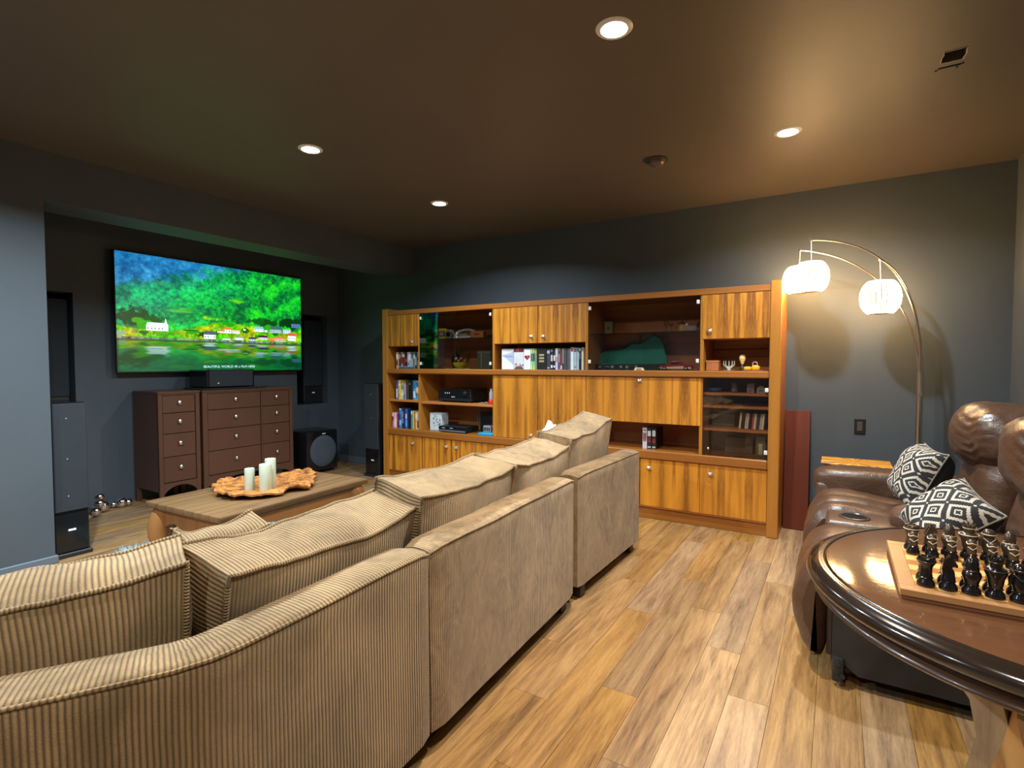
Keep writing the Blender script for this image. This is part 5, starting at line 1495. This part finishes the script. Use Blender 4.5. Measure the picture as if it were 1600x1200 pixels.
def shade(cx_, cy_, cz_, r, label, tip, ctrl, off):
    HH = r * .98
    # arm
    start = (LX - .012 + off[0], LY + off[1], 1.12)
    mb = MB(); mb.tube(bez(start, ctrl[0], ctrl[1], tip), [.0062] * 14 + [.0050] * 14, 8); mb.lathe([(.008, -.006), (.010, 0), (.008, .008), (.001, .010)], tip, 10)
    ar = mb.build('arm', STEEL, lamp, 60)
    mb = MB(); mb.tube([tip, (cx_, cy_, cz_ + HH)], .0032, 6); mb.build('cord', WHITEP, ar, 60)
    # shade: vertical slats bulging outwards and glowing; near-black liner added to darken the gaps
    mb = MB(); n = 22
    for k in range(n):
        a = 2 * PI * k / n; wd = 2 * PI / n * .37
        prof = []
        for q in range(9):
            ph = -1.02 + q / 8 * 2.04
            rr = r * (math.cos(ph) ** .8)
            zz = HH * math.sin(ph) / math.sin(1.02)
            prof.append((rr, zz))
        vs_ = []
        for (rr, zz) in prof:
            for (da, dr) in ((-wd, 0), (0, .010), (wd, 0)):
                vs_.append((cx_ + (rr + dr) * math.cos(a + da), cy_ + (rr + dr) * math.sin(a + da), cz_ + zz))
        fs2 = []
        for q in range(8):
            for e_ in range(2):
                o_ = q * 3 + e_
                fs2.append((o_, o_ + 1, o_ + 4, o_ + 3))
        mb.add(vs_, fs2)
    sh_ = mb.build('shade', SHADE, lamp, 60, label=label)
    mb = MB(); mb.lathe([(.03, -HH * .90), (r * .62, -HH * .75), (r * .86, 0), (r * .62, HH * .75), (.03, HH * .9)], (cx_, cy_, cz_), 26); mb.build('liner', LINER, sh_, 60)
    mb = MB(); mb.lathe([(r * .58, HH), (r * .6, HH + .003), (r * .5, HH + .004)], (cx_, cy_, cz_), 20); mb.build('ring', WHITEP, sh_, 60); mb = MB(); mb.lathe([(r * .58, -HH), (r * .6, -HH - .003), (r * .5, -HH - .004)], (cx_, cy_, cz_), 20); mb.build('ring', WHITEP, sh_, 60)
shade(-.165, 4.14, 1.836, .100, 'nearer one of the two left shades', (-.168, 4.14, 2.085), ((LX, LY - .05, 1.72), (.28, 4.22, 2.06)), (-.006, -.006))
shade(-.247, 4.33, 1.848, .096, 'shade half hidden behind another, leftmost', (-.243, 4.33, 2.058), ((LX - .02, LY, 1.62), (.20, 4.34, 1.98)), (-.006, .008))
shade(.230, 4.22, 1.682, .106, 'rightmost and lowest shade', (.224, 4.22, 1.925), ((LX, LY - .03, 1.55), (.36, 4.26, 1.86)), (.006, 0))

# ------------------------------------------------------------------ wall speaker, upper right
t = thing('surround_speaker', 'small black speaker mounted high on the right wall', 'speaker', (.93, 3.40, 2.35))
m = MB(); m.prism([(.80, 2.22), (.775, 2.44), (.86, 2.50), (.92, 2.50), (.92, 2.22)], 3.33, 3.50, 'Y'); m.build('cabinet', BLACK, t)
m = MB(); m.box(.92, XR, 3.39, 3.44, 2.28, 2.36, .004); m.box(.80, .92, 3.38, 3.45, 2.195, 2.222, .004); m.build('bracket', BLACK, t)
m = MB(); m.lathe([(.006, 0), (.006, -.004)], (.815, 3.33, 2.24), 8, 'Y'); m.build('light', BADGE, t)

# ------------------------------------------------------------------ leather recliner
rec = thing('recliner_sofa', 'brown leather two-seat recliner sofa with cup-holder console along right wall', 'recliner', (.4, 3.15, 0))
def chaise(y0, y1, seams, mat, seed, prof):
    """seat pad that rolls over the front and down as a leg rest"""
    P2 = [Vector((p[0], 0, p[1])) for p in prof]
    ps = path_samples(P2, .025)
    N2 = 34
    nrm = []
    for i in range(len(ps)):
        d = (ps[min(len(ps) - 1, i + 1)] - ps[max(0, i - 1)]).normalized()
        nrm.append(Vector((-d.z, 0, d.x)) * -1)
    def fn(i, j):
        v = j / (N2 - 1); y = y0 + (y1 - y0) * v
        e = min(v, 1 - v)
        off = -.035 * max(0, 1 - e / .12) ** 2
        for s_ in seams: off -= .016 * math.exp(-((v - s_) / .018) ** 2)
        edges = [0] + list(seams) + [1]
        for a, b in zip(edges[:-1], edges[1:]):
            if a <= v <= b: off += .012 * math.sin(PI * (v - a) / (b - a))
        q = ps[i] - nrm[i] * 0
        p = Vector((q.x, y, q.z)) + nrm[i] * off
        w_ = mnoise.fractal(Vector((p.x * 9, p.y * 9, p.z * 9 + seed)), .8, 2.2, 3) * .0045
        # gathered wrinkles near the side edges
        w_ += .004 * math.sin(i * 2.1 + mnoise.noise(Vector((i * .3, v * 3, seed))) * 4) * max(0, 1 - e / .16)
        return tuple(p + nrm[i] * w_)
    mb = MB(); mb.grid(fn, len(ps), N2)
    for j in (0, N2 - 1):
        vs_ = [fn(i, j) for i in range(len(ps))]
        mb.add(vs_, [tuple(range(len(ps)))])
    return mb
PROF = [(.55, .445), (.35, .465), (.15, .49), (.02, .50), (-.06, .475), (-.105, .41), (-.130, .32), (-.125, .22), (-.095, .13), (-.062, .075), (-.035, .085), (-.022, .16), (-.02, .30), (.0, .36), (.3, .34), (.55, .34)]
chaise(2.375, 2.915, [.5], LEATHER, 1, PROF).build('seat_pad', LEATHER, rec, 70)
chaise(3.185, 3.735, [.36, .68], LEATHER, 4, PROF).build('seat_pad', LEATHER, rec, 70)
m = MB(); m.box(.0, .88, 2.395, 3.95, .07, .335, .01); m.build('base_frame', FABB, rec)
m = MB()
m.grid(lambda i, j: (.005 + i / 20 * .86, 2.372 + .006 * mnoise.noise(Vector((i * .5, j * .4, 3))), .055 + j / 8 * .27 + (.03 if (i < 2 and j == 0) else 0)), 21, 9)
m.grid(lambda i, j: (.005 + i / 20 * .86, 2.39, .055 + j / 8 * .27), 21, 9)
m.build('side_panel', FABB, rec, 70, label='black cloth side lining')
m = MB(); m.box(-.016, .004, 2.40, 2.46, .10, .33, .003); m.build('leg_rest_bar', LEATHERD, rec)
m = MB(); m.box(.005, .045, 2.355, 2.385, .02, .115, .008, 2); m.lathe([(.012, 0), (.012, .035)], (.025, 2.35, .035), 12, 'Y'); m.lathe([(.009, 0), (.009, .012)], (.025, 2.347, .095), 10, 'Y'); m.lathe([(.009, 0), (.009, .012)], (.04, 2.347, .05), 10, 'Y')
m.build('hinge', P('hinge_black', (.02, .02, .022), .35), rec, 40)
for (xx, yy) in ((.03, 2.42), (.8, 2.42), (.03, 3.9), (.8, 3.9)):
    m = MB(); m.lathe([(.02, 0), (.024, .07)], (xx, yy, 0), 10); m.build('foot', BLACK, rec, 40)
# console with cup holder
m = MB(); m.box(-.035, .62, 2.925, 3.175, .08, .50, .022, 3); co_ = m.build('console', LEATHER, rec, 50)
m = MB(); cx_, cy_ = .085, 3.05
m.lathe([(.050, .0), (.058, .006), (.066, .004), (.068, -.002)], (cx_, cy_, .501), 28, cap=False); m.build('cup_holder_ring', P('cup_ring', (.05, .035, .028), .25), co_, 50)
m = MB(); m.lathe([(.052, .004), (.050, .0008), (.002, .0005)], (cx_, cy_, .501), 28); m.build('cup_well', BLACKG, co_, 40)
m = MB(); m.soft((.42, 3.05, .525), (.20, .12, .065), 2.8, 12, .006, 14, seed=2); m.build('console_pad', LEATHER, rec, 80)
# far arm
m = MB(); m.box(-.10, .66, 3.745, 3.965, .04, .52, .02, 2); m.build('arm_body', LEATHER, rec, 50)
m = MB(); m.soft((.29, 3.855, .518), (.405, .125, .095), 4.2, 14, .004, 8, seed=5); ap = m.build('arm_pad', LEATHER, rec, 80)
ac = MB(); ac.soft((.045, 3.731, .475), (.046, .007, .021), 2.3, 5); pl = ac.build('button_plate', SILVER, rec, 70)
for q in (-.016, .016):
    ac = MB(); ac.lathe([(.009, 0), (.009, -.006), (.004, -.008)], (.045 + q, 3.725, .477), 12, 'Y'); ac.build('button', CHROME, pl, 50)
# backs
for (yc, sd, yaw, dx) in ((3.46, 1, 0, 0), (2.645, 2, 0, .035)):
    m = MB(); m.soft((.72 + dx, yc, .62), (.17, .285, .22), 3.2, 12, .010, 7, seed=sd, rot=Matrix.Rotation(math.radians(8), 3, 'Y')); m.build('back_pad', LEATHER, rec, 80)
    def dfm(p):
        g_ = math.exp(-((p.y + .16) / .055) ** 2)
        return p + Vector((-.03 * (1 - (p.y / .3) ** 2) + .018 * g_ + .0035 * math.sin(p.z * 150 + 3 * math.sin(p.y * 30)) * math.exp(-((p.y + .16) / .09) ** 2), 0, 0))
    m = MB(); m.soft((.705 + dx, yc,   .895), (.175, .305, .165), 2.7, 34, .012, 6, seed=sd + 4, deform=dfm); m.build('headrest', LEATHER, rec, 80)
    m = MB(); m.soft((.79 + dx * .6, yc, .62), (.11, .30, .42), 5, 10, .004, 6, seed=sd); m.build('back_shell', LEATHERD, rec, 80)

# ------------------------------------------------------------------ patterned pillows
def pillow_mats():
    M = NT('woven_diamond_pattern')
    at = M.n('ShaderNodeUVMap')
    mp = M.n('ShaderNodeMapping'); M.lk(at.outputs[0], mp.inputs[0])
    mp.inputs['Rotation'].default_value = (0, 0, PI / 4); mp.inputs['Scale'].default_value = (11.5, 11.5, 1)
    sp = M.n('ShaderNodeSeparateXYZ'); M.lk(mp.outputs[0], sp.inputs[0])
    def cell(o):
        zig = M.math('MULTIPLY', M.math('PINGPONG', M.math('MULTIPLY', o[1], 9.0), .5), .055)
        return M.math('ABSOLUTE', M.math('SUBTRACT', M.math('FRACT', M.math('ADD', o[0], 0.0)), .5)), zig
    ax, z1 = cell((sp.outputs[0], sp.outputs[1])); ay, z2 = cell((sp.outputs[1], sp.outputs[0]))
    d = M.math('MAXIMUM', M.math('ADD', ax, z1), M.math('ADD', ay, z2))
    def between(lo, hi): return M.math('MULTIPLY', M.math('GREATER_THAN', d, lo), M.math('LESS_THAN', d, hi))
    ring1 = between(.285, .405); ring2 = between(.095, .155); dot = M.math('LESS_THAN', d, .05)
    # little squares where four cells meet
    cx_ = M.math('GREATER_THAN', ax, .455); cy_ = M.math('GREATER_THAN', ay, .455)
    sm = M.math('MULTIPLY', cx_, cy_)
    f = M.math('MAXIMUM', M.math('MAXIMUM', ring1, ring2), sm)
    weave = M.noise(M.coord('UV'), 300, 2)
    col = M.mix(f, (.018, .018, .022, 1), (.66, .60, .50, 1))
    col = M.mix(M.math('MULTIPLY', weave, .35), col, (.05, .05, .05, 1))
    M.lk(col, M.b.inputs['Base Color']); M.b.inputs['Roughness'].default_value = .9
    M.bump(M.math('ADD', M.math('MULTIPLY', f, .8), weave), .5, .003)
    return M.m, plain('pillow_black_back', (.020, .021, .026), .85)
PMATS = pillow_mats()
def throw_pillow(label, c, S, T, R):
    t = thing('throw_pillow', label, 'pillow', c, 0, 'black and cream throw pillows')
    n = 30
    def surf(sgn):
        def fn(i, j):
            u, v = i / (n - 1) * 2 - 1, j / (n - 1) * 2 - 1
            pin = 1 - .10 * (abs(v) ** 2) * (1 - abs(u) ** 8) * 0
            x = u * S / 2 * (1 - .09 * (1 - v * v)); y = v * S / 2 * (1 - .09 * (1 - u * u))
            z = sgn * T / 2 * max(0, (1 - u ** 4)) ** .55 * max(0, (1 - v ** 4)) ** .55
            z += .006 * mnoise.noise(Vector((u * 3, v * 3, sgn + c[0] * 9))) * (1 - max(abs(u), abs(v)) ** 6)
            return tuple(Vector(c) + R @ Vector((x, y, z)))
        return fn
    mb = MB()
    mb.grid(surf(1), n, n, mi=0)
    mb.grid(surf(-1), n, n, mi=1)
    o = mb.build('cover', list(PMATS), t, 85)
    uvl = o.data.uv_layers.new(name='UVMap')
    uvs = [((k // n) % n / (n - 1) * S, k % n / (n - 1) * S) for k in range(2 * n * n)]
    for lp in o.data.loops: uvl.data[lp.index].uv = uvs[lp.vertex_index]
    edge = [surf(1)(i, 0) for i in range(n)] + [surf(1)(n - 1, j) for j in range(1, n)] + [surf(1)(i, n - 1) for i in range(n - 2, -1, -1)] + [surf(1)(0, j) for j in range(n - 2, 0, -1)]
    mb = MB(); mb.tube(edge, .004, 6, closed=True); mb.build('seam', plain('pillow_seam', (.20, .18, .15), .9), t, 70)
    return t
def basis(nrm, up):
    n_ = Vector(nrm).normalized(); u_ = Vector(up); u_ = (u_ - n_ * u_.dot(n_)).normalized(); r_3 = u_.cross(n_)
    return Matrix((r_3, u_, n_)).transposed()
throw_pillow('black and cream diamond pillow propped upright in the far recliner seat', (.375, 3.42, .665), .325, .20, basis((-.90, -.18, .40), (.40, .04, .9)))
throw_pillow('black and cream diamond pillow slumped in the near recliner seat', (.395, 2.73, .63), .29, .17, basis((-.60, -.40, .69), (.74, .02, .68)))

# ------------------------------------------------------------------ round table with chess set
TX, TY_, TZ = .44, 1.60, .75
tb = thing('round_table', 'round dark wooden table with thick moulded rim and carved pedestal', 'table', (TX, TY_, 0))
m = MB(); m.lathe([(.30, -.04), (.445, -.04), (.455, -.012), (.455, -.001), (.45, 0), (.30, 0), (.002, 0)], (TX, TY_, TZ), 72); m.build('tabletop', TABLEW, tb, 40)
RIMM = plain('dark_rim_lacquer', (.018, .011, .008), .16, coat=.5)
m = MB(); m.lathe([(.456, -.003), (.459, .0005), (.464, -.0015), (.468, -.0005), (.478, -.003), (.490, -.008), (.498, -.016), (.500, -.028), (.493, -.038), (.482, -.043), (.456, -.043)], (TX, TY_, TZ), 96, cap=False); m.build('rim', RIMM, tb, 60)
m = MB(); m.lathe([(.30, -.043), (.462, -.043), (.468, -.056), (.474, -.060), (.480, -.064), (.481, -.070), (.474, -.076), (.46, -.078), (.30, -.078)], (TX, TY_, TZ), 96); m.build('lower_moulding', plain('rim_brown', (.085, .040, .022), .25, coat=.3), tb, 50)
m = MB(); m.lathe([(.20, .672), (.21, .62), (.19, .56), (.12, .52), (.08, .46), (.10, .36), (.12, .28), (.09, .2), (.07, .12)], (TX, TY_, 0), 32); m.build('pedestal', AMBERW, tb, 60)
for k in range(4):
    a = PI / 4 + k * PI / 2 + .35
    d = Vector((math.cos(a), math.sin(a), 0)); s_ = Vector((-d.y, d.x, 0))
    prof = [(.17, .60), (.21, .585), (.225, .54), (.20, .50), (.155, .44), (.14, .36), (.16, .26), (.21, .17), (.28, .10), (.34, .06), (.38, .035), (.38, .0), (.33, .0), (.27, .035), (.19, .09), (.12, .16), (.08, .26), (.075, .38), (.10, .48), (.13, .56)]
    m = MB(); vs_ = []
    for s2 in (-.028, .028):
        for (r, z) in prof: vs_.append(Vector((TX, TY_, z)) + d * r + s_ * s2)
    n_ = len(prof)
    m.add(vs_, [tuple(range(n_)), tuple(reversed(range(n_, 2 * n_)))] + [(q, (q + 1) % n_, n_ + (q + 1) % n_, n_ + q) for q in range(n_)])
    m.build('scroll_leg', PALEW, tb)

BX0, BY0, BS = .123, 1.375, .36
cbd = thing('chess_board', 'wooden chess board with light frame on the round table', 'chess board', (BX0 + BS / 2, BY0 + BS / 2, TZ))
FRM = .03; SQ = (BS - 2 * FRM) / 8
LW = teak_mat('board_maple', (.78, .50, .16), (.62, .36, .10), along='X', mirror=False, contrast=.4, rough=.35)
DW = teak_mat('board_walnut', (.46, .19, .05), (.32, .12, .03), along='X', mirror=False, contrast=.4, rough=.35)
FW = teak_mat('board_frame_wood', (.42, .215, .085), (.28, .13, .045), along='X', mirror=False, contrast=.5, rough=.4)
bz0, bz1 = TZ + .0004, TZ + .022
m = MB(); m.box(BX0 + .002, BX0 + BS - .002, BY0 + .002, BY0 + BS - .002, bz0, bz0 + .014, .001); m.build('base', plain('board_base_wood', (.20, .08, .035), .4), cbd)
for bx in ((BX0, BX0 + BS, BY0, BY0 + FRM), (BX0, BX0 + BS, BY0 + BS - FRM, BY0 + BS), (BX0, BX0 + FRM, BY0 + FRM, BY0 + BS - FRM), (BX0 + BS - FRM, BX0 + BS, BY0 + FRM, BY0 + BS - FRM)):
    m = MB(); m.box(*bx, bz0 + .008, bz1 + .001, .0012); m.build('frame_strip', FW, cbd)
sqm = {}
for i in range(8):
    for j in range(8):
        key = (i + j) % 2
        x0 = BX0 + FRM + i * SQ; y0 = BY0 + FRM + j * SQ
        if key not in sqm:
            mb = MB(); h = SQ / 2 - .0002; mb.box(-h, h, -h, h, -.008, 0, .0004)
            me_ = mb.build('square', LW if key else DW, None)
            sqm[key] = me_.data; bpy.data.objects.remove(me_)
        o = bpy.data.objects.new('square', sqm[key]); COL.objects.link(o); o.parent = cbd
        o.location = Vector((x0 + SQ / 2, y0 + SQ / 2, bz1)) - cbd.location

EBON = plain('ebony_lacquer', (.010, .008, .008), .16, coat=.3)
BRON = plain('dark_bronze_paint', (.055, .034, .022), .28)
CREAM = plain('cream_paint', (.66, .58, .42), .4)
def piece(kind, mainm, trimm):
    """one chess piece at the origin: returns an Empty with base, body, head and trim"""
    t = bpy.data.objects.new('chess_' + kind, None); COL.objects.link(t)
    R0 = .0145 if kind != 'pawn' else .0125
    m = MB(); m.lathe([(R0, 0), (R0 * 1.02, .003), (R0 * .95, .008), (R0 * .72, .013), (R0 * .70, .015), (R0 * .82, .0165), (R0 * .70, .0185)], (0, 0, 0), 18); m.build('base', EBON, t, 50)
    T = MB(); B = MB(); Hd = MB()
    z = .0185
    if kind == 'pawn':
        B.lathe([(.0078, z), (.0085, .024), (.0078, .031), (.0062, .034)], (0, 0, 0), 14)
        Hd.lathe([(.0062, .034), (.0082, .037), (.0084, .042), (.0062, .047), (.001, .0485)], (0, 0, 0), 14)
        T.tube([(.0088 * math.cos(a), .0088 * math.sin(a), .0405 + .0015 * math.sin(3 * a)) for a in np.linspace(0, 2 * PI, 17)[:-1]], .0010, 5, closed=True)
        T.tube([(-.0075, -.005, .033), (0, -.0092, .0285), (.0075, -.005, .033)], .0009, 5)
    elif kind == 'rook':
        B.lathe([(.0105, z), (.0095, .026), (.0098, .036), (.012, .041), (.0145, .045)], (0, 0, 0), 16)
        Hd.lathe([(.0145, .045), (.0150, .050), (.0135, .053), (.010, .052), (.001, .051)], (0, 0, 0), 16)
        for k in range(6): Hd.box(.0105 * math.cos(k * PI / 3) - .003, .0105 * math.cos(k * PI / 3) + .003, .0105 * math.sin(k * PI / 3) - .003, .0105 * math.sin(k * PI / 3) + .003, .050, .056)
        T.tube([(.0152 * math.cos(a), .0152 * math.sin(a), .0475) for a in np.linspace(0, 2 * PI, 19)[:-1]], .0010, 5, closed=True)
    elif kind == 'knight':
        B.lathe([(.0110, z), (.0105, .024), (.0090, .030), (.0085, .034)], (0, 0, 0), 14)
        Hd.prism([(-.010, .028), (-.011, .040), (-.008, .052), (-.003, .060), (.002, .064), (.004, .060), (.009, .054), (.013, .048), (.012, .044), (.007, .045), (.004, .043), (.008, .036), (.009, .028)], -.0068, .0068, 'Y')
        for k in range(5): T.tube([(-.010 + k * .002, -.0075, .036 + k * .0055), (-.010 + k * .002, .0075, .036 + k * .0055)], .0009, 5)
    elif kind == 'bishop':
        B.lathe([(.0105, z), (.0125, .026), (.0150, .034), (.0135, .039), (.0105, .042)], (0, 0, 0), 16)
        Hd.lathe([(.0105, .042), (.0112, .048), (.0100, .056), (.0070, .063), (.0035, .067), (.0008, .068)], (0, 0, 0), 16)
        T.tube([(-.0105, -.004, .048), (0, -.0122, .043), (.0105, -.004, .048)], .0010, 5); T.tube([(.0108 * math.cos(a), .0108 * math.sin(a), .043) for a in np.linspace(0, 2 * PI, 17)[:-1]], .0010, 5, closed=True)
    elif kind == 'queen':
        B.lathe([(.0100, z), (.0120, .028), (.0115, .038), (.0090, .046), (.0085, .050)], (0, 0, 0), 16)
        Hd.lathe([(.0085, .050), (.0115, .054), (.0120, .059), (.0095, .063), (.0060, .066), (.0010, .067)], (0, 0, 0), 16)
        for sx in (-1, 1): B.tube([(sx * .008, 0, .047), (sx * .014, -.002, .040), (sx * .014, -.004, .030)], [.004, .0042, .003], 7)
        T.tube([(.0122 * math.cos(a), .0122 * math.sin(a), .0565) for a in np.linspace(0, 2 * PI, 17)[:-1]], .0011, 5, closed=True); T.tube([(-.010, -.006, .048), (0, -.0125, .040), (.010, -.006, .048)], .0010, 5)
    else:
        B.lathe([(.0100, z), (.0115, .026), (.0130, .036), (.0170, .046), (.0165, .051), (.0100, .055)], (0, 0, 0), 18)
        Hd.lathe([(.0090, .054), (.0092, .060), (.0100, .064), (.0125, .069), (.0120, .071), (.001, .070)], (0, 0, 0), 16)
        for k in range(8): Hd.lathe([(.0018, .069), (.0022, .073), (.0004, .076)], (.0108 * math.cos(k * PI / 4), .0108 * math.sin(k * PI / 4), 0), 6)
        T.tube([(.0172 * math.cos(a), .0172 * math.sin(a), .0505) for a in np.linspace(0, 2 * PI, 21)[:-1]], .0011, 5, closed=True); T.tube([(.0103 * math.cos(a), .0103 * math.sin(a), .0645) for a in np.linspace(0, 2 * PI, 17)[:-1]], .0010, 5, closed=True)
    t.scale = (1, 1, 1)
    B.build('body', mainm, t, 55); Hd.build('head', mainm, t, 55); T.build('trim', trimm, t, 60)
    return t
order = ['rook', 'knight', 'bishop', 'king', 'queen', 'bishop', 'knight', 'rook']
protoN = {}; protoF = {}
NUM = ['first', 'second', 'third', 'fourth', 'fifth', 'sixth', 'seventh', 'eighth']
def put(protos, kind, i, j, label, group, mains, rz=0, nvis=8):
    loc = (BX0 + FRM + (i + .5) * SQ, BY0 + FRM + (j + .5) * SQ, bz1)
    if kind not in protos:
        t = piece(kind, *mains); protos[kind] = t
        t.location = loc; t.rotation_euler = (0, 0, rz); t.scale = (1.12, 1.12, 1.14); tag(t, label, 'chess piece', group)
    else:
        t = dup(protos[kind], loc, rz, label, group)
    return t
for i in range(6):
    put(protoN, order[i], i, 0, 'black %s in the nearest chess row, %s from the left' % (order[i], NUM[i]), 'near black chess army', (EBON, BRON))
    put(protoN, 'pawn', i, 1, 'black pawn in the second nearest chess row, %s from the left' % NUM[i], 'near black chess army', (EBON, BRON))
for i in range(7):
    put(protoF, 'pawn', i, 6, 'bronze pawn with cream trim in the far pawn row, %s from the left' % NUM[i], 'far bronze chess army', (BRON, CREAM), 0)
    put(protoF, order[i], i, 7, 'bronze %s with cream trim in the farthest chess row, %s from the left' % (order[i], NUM[i]), 'far bronze chess army', (BRON, CREAM), 0)
